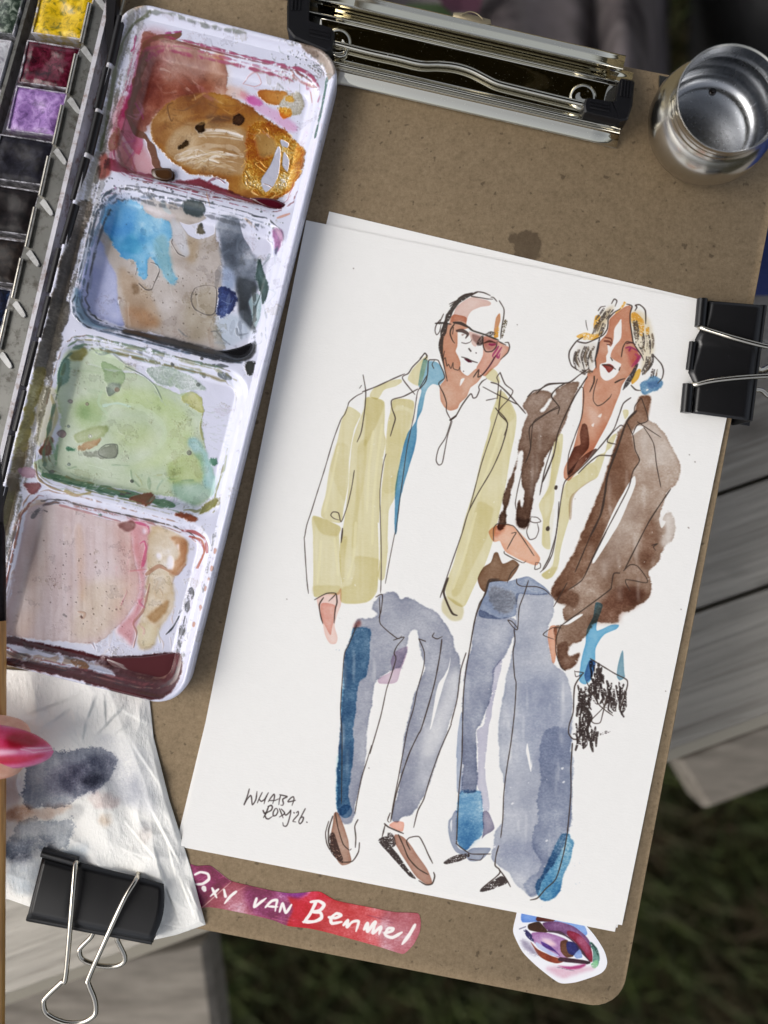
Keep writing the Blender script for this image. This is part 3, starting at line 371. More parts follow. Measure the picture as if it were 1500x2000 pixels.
# ---------------------------------------------------------------- dried and wet paint in the mixing tray (flat colour)
T1 = crop(200, 0, 3); T2 = crop(100, 350, 3); T3 = crop(0, 640, 2.885); T4 = crop(0, 950, 3.125)
def paint_tray():
    c = Canvas(-140, -60, 860, 1480, (210, 212, 230), 7, (2.4, 2.4))
    c.a[:] = .15; c.dn = .9 * fnoise(c.H, c.W, 11, 71, 4) + .25 * c.grain
    def o(pts, col, **k):
        k.setdefault('op', 'over'); k.setdefault('d', 1.15); k['rough'] = k.get('rough', 1) * 1.3; k.setdefault('rag', 3); k.setdefault('edge', .3); k.setdefault('low', .28); k.setdefault('gran', .1); k.setdefault('a', .5); c.wash(pts, col, **k)
    def m(pts, col, **k):
        k.setdefault('edge', .4); k.setdefault('a', .4); k.setdefault('rag', 3); c.wash(pts, col, **k)
    # grime along the left rim, the hinge side and the ridges
    def band(line, w_, col, **k):
        L = [(x - w_ / 2, y) for x, y in line]; Rr = [(x + w_ / 2, y + w_ * .25) for x, y in line]; c.wash(L + Rr[::-1], col, op='over', low=.6, gran=.3, rag=4, rough=2.5, edge=.3, a=.6, **k)
    LR = [(252,24),(226,100),(196,230),(168,350),(128,520),(88,690),(50,850),(14,990),(-12,1090)]
    band([(x + 4, y) for x, y in LR], 9, (176,172,170), alpha=.7); band([(x + 17, y) for x, y in LR], 11, (110,106,92), alpha=.6); band([(x + 27, y) for x, y in LR], 6, (70,66,50), alpha=.6); band([(x + 38, y) for x, y in LR[:5]], 8, (150,150,152), alpha=.6)
    band([(174,400),(156,460),(136,540),(118,610),(104,680)], 22, (66,56,46), alpha=.85); band([(126,590),(112,650),(98,700),(92,730)], 30, (70,64,54), alpha=.8); band([(88,720),(70,790),(52,860),(38,920)], 14, (132,122,58), alpha=.8); band([(56,860),(36,940),(12,1040)], 14, (96,80,54), alpha=.8)
    band([(30,960),(14,1020),(2,1070)], 12, (120,120,64), alpha=.7)
    c.pen([(45,900),(25,980),(8,1060)], 12, (98,84,56), .7, dry=.4, jit=.7)
    c.pen(T1([(300,110),(200,160),(140,260),(95,420),(40,720),(0,900)]), 5, (88,92,66), .85, dry=.25, jit=.6)
    c.pen(T1([(280,108),(420,130),(620,190),(860,240)]), 4, (110,116,110), .7, dry=.4, jit=.6); c.pen(T1([(1320,480),(1290,650),(1250,830)]), 4, (48,84,76), .85, dry=.2, jit=.6)
    o(T1([(960,190),(1080,220),(1250,300),(1350,360),(1375,420),(1340,500),(1290,400),(1200,330),(1080,260)]), (156,144,136), dry=.25, rough=3)
    o(T1([(200,90),(270,60),(285,70),(215,110)]), (176,150,118), soft=2)
    c.dots(160, T1([(1060,250)])[0] + T1([(1340,480)])[0], (.6, 1.8), [(120,118,120),(90,100,98),(150,140,136)], .6, 3)
    # ---- first well
    m(T1([(215,330),(185,480),(130,640),(95,720),(120,780),(150,850),(200,900),(230,800),(180,720),(200,500),(250,300)]), (205,130,175), rough=2)
    m(T1([(205,420),(165,560),(120,690),(150,700),(185,560)]), (190,80,160), soft=2)
    o(T1([(250,210),(340,230),(480,270),(640,330),(722,370),(720,480),(700,560),(620,560),(480,540),(380,600),(300,650),(270,700),(230,760),(170,720),(170,640),(200,460)]), (160,124,114), rough=1.5, low=.5, rag=5)
    m(T1([(230,420),(420,400),(700,520),(480,560),(300,660),(240,760),(180,690)]), (186,130,118), soft=10, edge=0, low=.6); m(T1([(250,210),(420,240),(330,420),(240,700),(180,700),(200,440)]), (176,110,118), soft=9, edge=0, low=.6); m(T1([(640,320),(725,365),(720,560),(560,560),(600,420)]), (214,196,188), soft=7, edge=0)
    m(T1([(60,700),(160,560),(220,800),(320,1000),(160,1020),(60,960)]), (206,150,160), soft=6, edge=0, rag=6)
    m(T1([(250,480),(420,480),(620,440),(640,520),(440,560),(300,650),(250,700)]), (205,180,170), soft=8, edge=0)
    c.pen(T1([(460,220),(420,240),(340,238),(275,265),(250,330),(215,450),(190,560),(160,690),(185,755),(240,785),(280,860),(310,960),(360,1000)]), 11, (104,64,46), .9, jit=.5); c.pen(T1([(340,250),(480,275),(640,310)]), 6, (134,98,82), .8, jit=.5)
    o(T1([(80,780),(110,760),(110,860),(60,900),(50,840)]), (150,110,100)); m(T1([(85,800),(140,860),(200,1000),(280,1020),(160,1010),(100,940)]), (200,160,165), rough=1.5)
    o(T1([(275,690),(400,570),(520,530),(640,520),(760,560),(900,640),(1000,700),(1100,780),(1190,910),(1160,1050),(1060,1130),(1000,1160),(900,1150),(760,1110),(720,1060),(740,1040),(640,1020),(500,1000),(400,940),(350,880),(280,800)]), (148,98,34), rough=2, low=.4, rag=5)
    o(T1([(275,690),(400,570),(520,530),(640,540),(660,650),(500,700),(420,760),(400,850),(330,830),(280,780)]), (138,92,44), soft=2, low=.35)
    o(T1([(380,790),(480,700),(640,690),(800,720),(850,800),(820,1000),(640,1000),(480,960),(360,870)]), (166,136,98), soft=3, low=.3)
    o(T1([(840,720),(960,690),(1100,780),(1185,910),(1150,1050),(1060,1130),(950,1140),(820,1060),(830,900)]), (182,124,36), low=.6, gran=.5, rough=2, rag=5, a=.97)
    for k in range(46):
        r = np.random.RandomState(k); x = r.uniform(820,1130); y = r.uniform(720,1120)
        if (x - 980) ** 2 / 170 ** 2 + (y - 920) ** 2 / 220 ** 2 < 1: c.pen(T1([(x,y),(x + r.uniform(-40,50),y + r.uniform(10,40)),(x + r.uniform(-30,60),y + r.uniform(30,80))]), r.uniform(1.2,3.4), [(222,172,82),(150,98,26),(236,196,120)][k % 3], .75, jit=.6, a=.95)
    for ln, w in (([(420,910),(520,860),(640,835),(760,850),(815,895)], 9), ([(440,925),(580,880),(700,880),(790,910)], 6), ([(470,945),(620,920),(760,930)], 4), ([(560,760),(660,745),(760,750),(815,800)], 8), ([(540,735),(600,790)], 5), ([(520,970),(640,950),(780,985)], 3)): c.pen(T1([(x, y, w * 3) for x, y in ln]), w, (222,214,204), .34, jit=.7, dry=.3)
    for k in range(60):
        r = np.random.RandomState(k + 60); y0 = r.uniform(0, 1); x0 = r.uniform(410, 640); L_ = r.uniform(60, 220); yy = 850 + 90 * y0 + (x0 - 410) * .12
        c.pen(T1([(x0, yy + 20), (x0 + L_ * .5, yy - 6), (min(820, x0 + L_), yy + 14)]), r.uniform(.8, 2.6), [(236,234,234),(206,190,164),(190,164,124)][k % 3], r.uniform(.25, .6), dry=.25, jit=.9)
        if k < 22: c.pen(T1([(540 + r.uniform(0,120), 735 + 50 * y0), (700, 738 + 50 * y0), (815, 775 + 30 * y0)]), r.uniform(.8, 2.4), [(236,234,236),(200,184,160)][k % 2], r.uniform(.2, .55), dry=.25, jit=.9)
    o(T1([(890,760),(1000,790),(1010,880),(920,900)]), (168,136,84), soft=2)
    for pts in (T1([(920,1040),(980,940),(1020,840),(1040,860),(1030,1000),(1000,1070),(950,1110)]), T1([(1060,870),(1090,920),(1080,990),(1050,950)]), T1([(400,980),(520,1010),(640,1020),(730,1050),(720,1090),(640,1070),(560,1040),(420,1010)]), T1([(1040,800),(1090,820),(1080,850),(1045,835)])): c.erase(pts, rough=1.5)
    m(T1([(400,1035),(480,1045),(560,1035),(700,1090),(860,1150),(1000,1175),(1070,1200),(1045,1232),(960,1210),(760,1150),(560,1080),(420,1060)]), (140,52,72), rough=1.5, d=1.2); o(T1([(870,1160),(1000,1165),(1075,1200),(1045,1232),(950,1210)]), (84,16,30), a=.1)
    m(T1([(30,940),(110,960),(200,1000),(280,1010),(290,1045),(180,1015),(60,1020),(18,990)]), (150,70,95), rough=2); m(T1([(0,930),(40,920),(60,1030),(-10,1060)]), (160,84,74), soft=2, rough=2)
    c.pen(T1([(250,1080),(420,1090),(600,1140)]), 5, (120,84,82), .7, dry=.4, jit=.7); c.pen(T1([(420,1100),(640,1160),(900,1200)]), 3.5, (110,74,76), .7, dry=.4, jit=.7)
    o(T1([(285,990),(400,985),(412,1040),(370,1060),(300,1042)]), (74,48,28), a=.1); o(T1([(530,730),(590,690),(592,745),(570,760)]), (60,42,24), a=.1); o(T1([(420,850),(480,800),(502,830),(430,860)]), (58,42,22), a=.1); o(T1([(755,660),(800,645),(824,680),(800,718),(760,705)]), (66,44,30), a=.1); o(T1([(600,650),(760,660),(740,690),(620,700)]), (116,82,50), soft=3)
    c.pen(T1([(400,580),(370,600),(380,660),(395,690),(405,670)]), 2.2, (100,62,28), .8); c.pen(T1([(490,548),(505,555),(490,565),(485,552)]), 1.4, (100,62,28), .8)
    o(T1([(900,510),(960,500),(1080,520),(1060,590),(980,590),(920,550)]), (176,118,52)); o(T1([(1030,600),(1070,540),(1150,520),(1180,600),(1130,660),(1040,650)]), (176,172,160), low=.5, gran=.4); o(T1([(1028,610),(1100,610),(1110,660),(1045,668)]), (204,146,48), gran=.4, low=.4); o(T1([(1065,545),(1110,535),(1115,575),(1075,580)]), (206,160,70), dry=.3)
    m(T1([(780,515),(860,530),(960,600),(1050,640),(1150,740),(1100,760),(980,680),(880,620)]), (226,170,206), soft=3, dry=.2); m(T1([(830,530),(920,560),(930,600),(860,590)]), (206,120,190), soft=2, dry=.3); m(T1([(720,480),(800,490),(860,550),(740,560),(700,540)]), (214,180,170), soft=4)
    m(T1([(650,330),(730,345),(720,370),(660,350)]), (200,150,110), soft=2)
    c.pen(T1([(1110,430),(1130,465),(1200,500),(1260,530)]), 4, (160,110,106), .8, dry=.3, jit=.7); c.pen(T1([(1220,540),(1230,610)]), 2, (150,96,92), .8, dry=.2)
    c.pen(T1([(815,470),(850,435),(900,425),(925,465),(890,485),(850,478),(815,470)]), 1.5, (200,150,154), .8); c.pen(T1([(380,215),(470,205)]), 4, (150,50,110), .8, jit=.8, dry=.2); c.pen(T1([(205,235),(195,300),(180,320)]), 5, (150,50,100), .8, dry=.35, jit=.8)
    c.dots(60, (205,370,250,420), (.6,2), [(160,110,150),(120,110,120)], .6, 8)
    # ---- second well
    def speck(pts, n, cols, rad, seed, box): c.dots(n, box, rad, cols, .75, seed)
    speck(None, 90, [(120,120,130),(70,75,82),(150,150,160)], (.5,2.4), 21, (190,352,345,420)); speck(None, 50, [(120,120,130),(90,95,100)], (.5,2), 22, (165,390,205,470)); speck(None, 40, [(100,110,108),(80,90,90)], (.5,2), 23, (400,400,560,470))
    o(T2([(280,300),(400,200),(540,120),(700,150),(900,200),(980,380),(1000,560),(960,800),(1000,990),(800,960),(600,900),(430,870),(380,700),(300,450)]), (178,170,166), rough=2, rag=6, low=.3, gran=.08)
    o(T2([(270,330),(320,450),(370,560),(375,700),(415,850),(350,830),(230,780),(175,690),(215,500)]), (168,174,208), rough=1.5, soft=1)
    m(T2([(150,640),(185,660),(190,760),(270,850),(430,885),(300,880),(190,845),(145,740)]), (120,150,175), soft=2, rough=1.5); c.pen(T2([(175,700),(200,790),(270,850),(380,880),(520,905),(700,950)]), 4, (74,90,106), .8, jit=.6)
    for ln, w, cc in (([(180,560),(215,430),(260,300)], 7, (150,164,190)), ([(225,640),(260,420),(290,300)], 3, (120,130,155)), ([(150,560),(200,350)], 5, (196,202,222))): c.pen(T2(ln), w, cc, .6, jit=.5)
    m(T2([(400,500),(560,640),(640,840),(560,860),(440,760),(380,600)]), (206,190,180), soft=5); m(T2([(420,740),(560,760),(620,860),(440,860)]), (206,180,165), soft=6); m(T2([(760,330),(860,340),(830,480),(780,460)]), (214,200,190), soft=5); m(T2([(860,640),(960,640),(940,900),(800,930),(760,760)]), (205,206,208), soft=8)
    m(T2([(460,600),(500,620),(500,660),(470,665)]), (160,146,136), soft=2); m(T2([(380,670),(400,680),(395,710),(378,700)]), (120,90,76), soft=1)
    o(T2([(330,150),(420,110),(520,130),(530,190),(640,200),(700,280),(670,400),(690,520),(730,590),(690,600),(620,500),(560,440),(548,560),(510,570),(480,450),(420,460),(360,400),(310,310),(310,220)]), (100, 164, 204), rough=2, low=.5, rag=6)
    o(T2([(320,220),(340,150),(420,120),(480,160),(470,280),(370,320),(320,290)]), (74,144,200), soft=6, low=.3); m(T2([(440,310),(480,320),(520,400),(430,420),(380,380)]), (180,210,225), soft=3, low=.6); m(T2([(310,300),(350,340),(360,360),(330,350)]), (140,180,200), soft=2); o(T2([(590,350),(660,320),(690,480),(720,590),(690,600),(620,500)]), (120,166,182), soft=3)
    o(T2([(530,130),(620,170),(720,200),(700,230),(560,190)]), (196,188,190)); o(T2([(690,210),(760,260),(800,430),(760,440),(700,330)]), (196,196,202), soft=2)
    o(T2([(960,230),(1100,230),(1150,340),(1200,480),(1200,620),(1150,720),(1190,820),(1180,900),(1100,800),(1090,640),(1010,520),(990,400)]), (98,106,120), low=.6, rough=2, soft=3, rag=6); o(T2([(1080,560),(1200,600),(1150,710),(1190,830),(1185,890),(1100,790)]), (64,70,78), soft=3); o(T2([(1000,500),(1070,540),(1060,640),(990,610)]), (160,172,196), soft=4)
    m(T2([(990,780),(1100,800),(1180,900),(1000,980),(940,900)]), (176,190,206), soft=5)
    o(T2([(980,620),(1060,650),(1085,690),(1060,750),(1010,805),(950,770),(970,680)]), (52,68,118), gran=.35, low=.5, rough=2, rag=5); c.pen(T2([(990,700),(1040,720),(1060,690)]), 1.6, (130,150,190), .6)
    c.erase(T2([(740,235),(800,250),(940,210),(1000,190),(955,240),(945,310),(860,340),(790,310)]), rough=1.5); c.erase(T2([(1110,250),(1200,340),(1210,420),(1180,420),(1120,330)]), .9, rough=2)
    o(T2([(770,150),(880,140),(920,190),(890,215),(790,200)]), (62,76,80), rough=2); o(T2([(860,250),(880,250),(880,280),(895,300),(845,305),(845,270)]), (110,104,90), rough=1.5); c.pen(T2([(868,250),(870,258)]), 5, (50,52,50))
    o(T2([(1210,440),(1250,560),(1275,640),(1240,740),(1220,640),(1190,560)]), (66,88,88)); o(T2([(1150,700),(1210,650),(1230,780),(1190,870),(1160,760)]), (168,184,192)); c.pen(T2([(1190,740),(1240,620),(1275,640),(1255,720)]), 2, (50,70,72), .8)
    o(T2([(1300,300),(1360,310),(1365,370),(1320,450),(1305,380)]), (150,104,146), soft=1, rough=2); o(T2([(1305,400),(1335,390),(1320,455),(1305,440)]), (84,86,116), soft=1); c.pen(T2([(1140,240),(1190,280)]), 5, (160,130,104), .7, dry=.4); c.pen(T2([(1330,240),(1400,215)]), 5, (196,130,104), .7, dry=.3); c.pen(T2([(1180,620),(1190,900),(1195,1000)]), 7, (60,66,66), .7, dry=.4, jit=.7)
    for ln in ([(880,612),(830,630),(808,690),(830,750),(900,785),(945,775),(960,690),(955,625),(920,612),(880,612)], [(500,600),(540,635),(575,635),(590,600),(620,530),(610,490),(570,475)], [(480,548),(490,510)], [(700,340),(695,360),(730,420),(770,440)]): c.pen(T2(ln), 1.5, (70,64,62), .8, jit=.6)
    o(T2([(425,875),(600,910),(800,955),(960,1000),(1100,985),(1185,955),(1205,1010),(1170,1065),(1060,1085),(900,1045),(700,985),(520,930),(420,900)]), (34,34,38), soft=1, a=.05)
    c.pen(T2([(200,860),(320,900),(480,940),(640,980),(820,1030)]), 6, (120,134,160), .7, jit=.4); c.pen(T2([(500,990),(620,1010)]), 5, (90,96,104), .7, dry=.4, jit=.7)
    c.dots(70, T2([(420,520)])[0] + T2([(960,930)])[0], (.4, 1.4), [(120,112,108),(90,84,82)], .6, 31)
    # ---- third well
    o(T3([(390,190),(500,200),(600,235),(760,250),(880,320),(1000,370),(1080,350),(1130,420),(1130,560),(1150,680),(1200,820),(1190,930),(1100,1000),(980,950),(860,945),(700,910),(480,880),(260,830),(205,770),(290,700),(330,520),(330,350)]), (176,190,164), rough=1.5, low=.2, d=.95)
    o(T3([(380,140),(560,120),(700,190),(760,240),(600,230),(480,200),(360,260),(330,330)]), (196,208,188), soft=2, rough=2); o(T3([(395,140),(480,100),(470,150),(400,190)]), (150,146,88), soft=1, rough=2.5)
    m(T3([(560,380),(720,330),(900,380),(1050,480),(1080,640),(960,760),(700,800),(880,700),(920,560),(820,460),(640,430)]), (206,212,194), soft=8); m(T3([(390,400),(540,400),(560,540),(440,580),(390,500)]), (190,202,184), soft=8); m(T3([(420,440),(490,440),(500,510),(430,510)]), (150,172,146), soft=7)
    c.pen(T3([(560,520),(640,440),(760,440),(880,510),(920,590),(880,680)]), 10, (196,212,186), .35, jit=.4); c.pen(T3([(570,435),(650,420),(720,440)]), 6, (190,216,212), .6, jit=.5); c.pen(T3([(540,370),(620,300),(740,310)]), 8, (190,204,176), .35); c.pen(T3([(560,350),(540,420),(590,480)]), 5, (176,200,170), .5)
    m(T3([(650,540),(850,560),(900,660),(760,700),(620,640)]), (216,226,206), soft=12)
    o(T3([(800,225),(960,225),(1100,290),(1150,340),(1040,350),(960,330),(860,290)]), (180,190,188), gran=.5, rough=3); c.pen(T3([(690,210),(790,260),(860,320),(900,400)]), 2, (110,126,116), .7); m(T3([(560,190),(680,240),(680,300),(600,370),(585,320)]), (170,184,176), rough=1.5); o(T3([(585,310),(660,310),(655,345),(600,380)]), (132,144,134), soft=1); c.pen(T3([(585,330),(600,378),(650,345)]), 1.6, (92,100,96), .8)
    for k in range(60):
        r = np.random.RandomState(900 + k); x = r.uniform(1150,1290); y = r.uniform(420,700); c.pen(T3([(x,y),(x + r.uniform(10,40),y + r.uniform(-6,14))]), r.uniform(.8,2), (190,196,202), .5, jit=.7)
    o(T3([(1010,390),(1070,350),(1130,400),(1135,480),(1060,440)]), (176,178,124)); c.pen(T3([(1135,470),(1120,560),(1150,680)]), 3, (140,140,84), .7, jit=.7, dry=.2); o(T3([(1160,730),(1215,732),(1205,782),(1165,765)]), (86,130,112), dry=.3)
    o(T3([(345,230),(375,170),(395,185),(380,300),(335,330)]), (120,150,138), rough=1); c.pen(T3([(340,320),(350,230),(380,170)]), 2, (70,100,92), .8)
    o(T3([(1040,640),(1100,615),(1165,720),(1205,860),(1190,945),(1140,920),(1130,780)]), (160,192,192), soft=2); o(T3([(960,880),(1080,860),(1190,930),(1090,1000),(980,950)]), (156,180,166), soft=3); m(T3([(940,760),(1120,700),(1130,860),(960,880)]), (190,196,160), soft=4)
    c.pen(T3([(255,830),(420,870),(620,915),(820,965),(980,1005)]), 10, (62,104,70), .85, jit=.5, dry=.12); c.pen(T3([(300,850),(600,930),(900,990)]), 4, (40,80,52), .8, dry=.2, jit=.6); c.pen(T3([(700,915),(760,930)]), 2, (60,110,80), .8); c.pen(T3([(480,770),(590,800)]), 1.6, (200,214,196), .7)
    o(T3([(415,675),(480,630),(555,608),(535,660),(460,690)]), (162,132,96)); o(T3([(400,590),(590,545),(570,610),(430,650)]), (156,168,126), soft=1); o(T3([(225,700),(265,640),(295,610),(285,710),(250,730)]), (130,88,70), rough=1.5); o(T3([(725,960),(830,928),(875,960),(835,1003)]), (134,88,64)); o(T3([(450,700),(540,690),(580,660),(640,655),(648,720),(590,735),(470,725)]), (134,140,126)); c.pen(T3([(540,690),(580,658),(645,658),(640,722),(590,733),(545,715),(540,690)]), 1.6, (84,90,82), .8)
    o(T3([(350,660),(410,680),(415,695),(360,695)]), (66,120,92)); c.pen(T3([(310,660),(300,740)]), 4, (110,150,110), .6, dry=.3); c.pen(T3([(285,620),(300,760),(280,780)]), 4, (110,150,110), .6, dry=.3)
    for x, y, r, cc in ((380,410,11,(150,140,140)), (475,425,9,(140,130,110)), (335,595,22,(130,108,112)), (368,552,8,(110,130,124)), (645,343,12,(120,92,72)), (1053,702,13,(110,116,104)), (728,863,9,(50,60,54)), (288,812,11,(120,112,110)), (371,768,8,(120,140,132)), (970,208,9,(50,54,54)), (1142,180,8,(60,62,62)), (1142,267,11,(110,116,116)), (1105,315,10,(90,104,98)), (1142,208,7,(90,120,112)), (493,608,10,(220,226,216))): c.pen(T3([(x,y,r*2),(x+4,y+1,r*1.8)]), col=cc, alpha=.8, taper=False); c.pen(T3([(x-r,y),(x,y-r),(x+r,y),(x,y+r),(x-r,y)]), 1, (80,72,70), .6)
    c.pen(T3([(180,470),(200,520),(160,640),(150,700)]), 9, (142,130,66), .75, dry=.25, jit=.6); c.pen(T3([(300,380),(320,500),(270,660)]), 4, (170,160,120), .6, jit=.6); m(T3([(230,350),(320,350),(330,480),(270,640),(220,660)]), (206,202,180), soft=2)
    o(T3([(140,880),(230,870),(245,900),(190,935)]), (126,66,74), rough=2.5); o(T3([(120,790),(210,800),(215,850),(140,840)]), (170,140,156), rough=3, dry=.3); c.pen(T3([(215,770),(230,850),(300,900),(420,940)]), 4, (120,94,58), .75, jit=.6); c.pen(T3([(380,920),(440,945),(520,930)]), 6, (150,132,72), .7, jit=.6)
    o(T3([(1120,1050),(1150,990),(1230,960),(1215,1010),(1130,1060)]), (128,124,70), rough=2, low=.5); o(T3([(985,1045),(1040,1040),(1125,1075),(1090,1090),(1000,1065)]), (140,84,58), rough=2); c.pen(T3([(1280,720),(1260,820),(1200,930)]), 4, (132,140,110), .6, dry=.3, jit=.7)
    c.pen(T3([(1205,215),(1290,225)]), 6, (70,76,80), .8, dry=.3, jit=.8); c.pen(T3([(1240,265),(1300,285)]), 7, (66,74,76), .8, dry=.3, jit=.8); o(T3([(1390,210),(1440,200),(1420,280),(1395,260)]), (60,62,60), dry=.25, rough=3)
    for y in (0,): 
        for k in range(26):
            r = np.random.RandomState(500 + k); x = r.uniform(420,1000); yy = 60 + (x - 420) * .16 + r.uniform(-14,40); c.pen(T3([(x,yy),(x + r.uniform(20,70),yy + r.uniform(2,22))]), r.uniform(1,3.5), (110,118,130), .55, dry=.35, jit=.8)
    # ---- fourth well
    o(T4([(190,130),(350,110),(600,190),(780,240),(795,400),(835,600),(805,740),(640,925),(560,965),(400,960),(35,910),(40,780),(130,400)]), (200,184,186), rough=1.2, low=.14, streak=.16)
    m(T4([(200,150),(300,150),(260,600),(170,900),(60,900),(120,500)]), (206,206,212), soft=8); m(T4([(90,770),(160,760),(150,920),(95,910)]), (236,234,236), soft=1); m(T4([(440,260),(490,260),(500,680),(470,680)]), (228,200,200), soft=4); m(T4([(500,600),(780,600),(640,900),(420,930)]), (226,214,206), soft=10)
    o(T4([(780,215),(900,240),(905,350),(880,500),(872,700),(822,850),(800,990),(740,940),(690,880),(800,760),(850,600),(800,400)]), (200,156,164), rough=1.5, soft=4); c.pen(T4([(815,220),(890,245),(895,330),(870,420),(850,500)]), 4, (176,44,96), .6, jit=.8, dry=.2); m(T4([(680,240),(800,260),(850,600),(800,760),(700,860),(740,560)]), (226,190,196), soft=14, edge=0); c.pen(T4([(840,350),(870,340),(880,430),(860,490)]), 3, (190,60,110), .7, jit=.6); o(T4([(850,250),(885,260),(880,300),(850,290)]), (226,214,226), soft=1); c.pen(T4([(780,520),(880,510)]), 3, (190,110,120), .6)
    o(T4([(715,225),(805,205),(808,262),(760,272),(700,245)]), (138,96,94), soft=1); c.pen(T4([(350,115),(560,170),(720,215)]), 4, (150,96,100), .7, jit=.5); o(T4([(582,165),(612,170),(608,186),(584,180)]), (66,100,86))
    o(T4([(900,250),(1000,260),(1120,320),(1130,450),(1050,560),(1042,760),(960,870),(925,985),(830,1000),(832,860),(880,700),(882,520)]), (196,180,156), rough=2, low=.5, soft=2, rag=5); c.pen(T4([(880,540),(960,490),(1060,540),(1120,480)]), 6, (160,110,84), .7, jit=.6); o(T4([(1030,310),(1120,320),(1130,430),(1060,540),(1010,500),(1090,420)]), (172,128,92), soft=2, low=.5); o(T4([(880,800),(960,730),(1030,680),(1000,780),(930,840)]), (158,124,82), soft=2)
    for pts in ([(945,410),(975,420),(965,470)], [(1000,440),(1040,420),(1050,500),(1010,510)], [(1060,350),(1085,350),(1075,400)]): o(T4(pts), (230,226,232), soft=1)
    o(T4([(835,860),(930,860),(930,960),(850,990)]), (206,196,172), soft=3); c.pen(T4([(800,990),(820,900),(800,840),(860,760),(900,600)]), 3.5, (156,104,92), .7, jit=.7); c.pen(T4([(950,870),(965,960)]), 3, (190,184,160), .7)
    for k in range(16):
        r = np.random.RandomState(700 + k); a0 = r.uniform(0,40); c.pen(T4([(1130 + a0,300 + a0*.3),(1210 + a0*.7,330),(1250,400),(1210 - a0*.5,500)]), r.uniform(1,3), [(150,84,62),(168,110,70),(140,40,52)][k % 3], .55, jit=.8, dry=.3)
    c.pen(T4([(1110,270),(1190,280),(1255,320),(1270,400)]), 5, (140,50,56), .8, jit=.8, dry=.15); c.pen(T4([(190,140),(160,260),(90,560),(40,760)]), 2.4, (190,168,172), .8); c.pen(T4([(130,180),(200,110),(260,90)]), 8, (190,160,130), .6, dry=.2, jit=.6); c.pen(T4([(120,220),(105,260)]), 5, (150,90,74), .7, dry=.4)
    c.pen(T4([(1165,640),(1130,780),(1105,900),(1085,1010)]), 11, (44,48,52), .88, dry=.35, jit=.8); c.pen(T4([(1080,800),(1040,870),(1000,910)]), 3, (40,42,46), .85, jit=.6); c.pen(T4([(1130,940),(1110,1060),(1130,1100)]), 9, (90,94,96), .6, dry=.5, jit=.8); c.pen(T4([(1330,250),(1290,420),(1250,640)]), 6, (80,84,84), .6, dry=.55, jit=.9)
    o(T4([(35,915),(200,960),(440,1005),(620,1045),(860,1040),(1050,1018),(1112,1020),(1115,1150),(1055,1250),(940,1285),(800,1255),(600,1195),(300,1115),(35,1075),(35,1035),(300,1075),(540,1110),(720,1160),(600,1085),(400,1035),(35,955)]), (88,46,50), a=.02, low=.1); c.pen(T4([(40,1010),(200,1040),(400,1060),(540,1100)]), 8, (150,116,84), .6, dry=.3, jit=.7); c.pen(T4([(440,1060),(540,1100)]), 7, (130,84,46), .8, dry=.2, jit=.7)
    c.dots(60, T4([(240,330)])[0] + T4([(760,880)])[0], (.4, 1.5), [(110,100,100),(84,76,78)], .65, 41); c.pen(T4([(460,770),(500,780),(490,810),(470,800)]), 5, (176,140,120), .7); c.pen(T4([(478,800),(482,806)]), 4, (80,50,46)); c.pen(T4([(370,790),(385,800)]), 4, (120,112,112), .7)
    for x, y in ((1328,385),(1310,490),(1290,560),(1270,610),(1240,728),(1195,830)): c.pen(T4([(x,y,22),(x-3,y+14,18)]), col=(170,120,100), alpha=.75, dry=.2)
    for x, y in ((530,1215),(600,1235),(800,1272),(560,1185),(740,46),(245,150),(770,40)): c.pen(T4([(x,y,16),(x+24,y+5,8)]), col=(70,60,66), alpha=.8, dry=.35)
    def mess(cr, box, n, cols, wr, ang, L, al, seed):
        g = np.random.RandomState(seed)
        for i in range(n):
            x, y = g.uniform(box[0], box[2]), g.uniform(box[1], box[3]); t_ = ang + g.normal(0, .35); l_ = g.uniform(.4, 1) * L; bx, by = g.normal(0, .2, 2) * l_
            c.pen(cr([(x, y), (x + .5 * l_ * math.cos(t_) + bx, y + .5 * l_ * math.sin(t_) + by), (x + l_ * math.cos(t_), y + l_ * math.sin(t_))]), g.uniform(*wr), cols[g.randint(len(cols))], al * g.uniform(.5, 1), dry=g.uniform(.1, .45), jit=.8)
    mess(T1, (280,240,660,520), 26, [(140,104,96),(190,160,150),(210,190,182),(112,72,60),(150,90,92)], (1.5,5), .5, 130, .5, 1)
    mess(T1, (330,560,760,720), 22, [(120,76,34),(176,124,54),(96,60,32),(190,150,90)], (1.2,4.5), .3, 130, .55, 2)
    mess(T1, (120,420,230,960), 16, [(170,60,130),(150,70,80),(196,130,160),(110,50,50)], (1.2,4), 1.8, 120, .6, 3)
    mess(T1, (560,1040,1000,1160), 14, [(120,30,50),(90,20,36),(176,110,60)], (1.2,3.5), .35, 110, .6, 4)
    mess(T1, (720,440,1300,800), 22, [(206,160,190),(180,150,140),(170,120,110),(200,196,206)], (.8,2.4), .8, 80, .5, 5)
    mess(T1, (980,220,1340,520), 26, [(150,140,132),(110,112,106),(90,104,98)], (.8,2.6), .9, 90, .55, 6)
    mess(T2, (980,260,1180,860), 13, [(70,78,92),(120,130,146),(50,56,66),(150,164,186)], (2.4,8.5), 1.5, 150, 0.36, 7)
    mess(T2, (400,440,960,900), 18, [(190,180,172),(156,142,132),(206,202,200),(140,118,100)], (2.4,8.5), 1.0, 150, 0.30, 8)
    mess(T2, (330,130,660,420), 10, [(120,186,222),(66,134,190),(150,200,226)], (2.4,8.5), 1.1, 90, 0.32, 9)
    mess(T2, (1180,420,1300,980), 9, [(60,84,84),(110,122,126),(150,168,172)], (1.6,6.0), 1.7, 120, 0.43, 10)
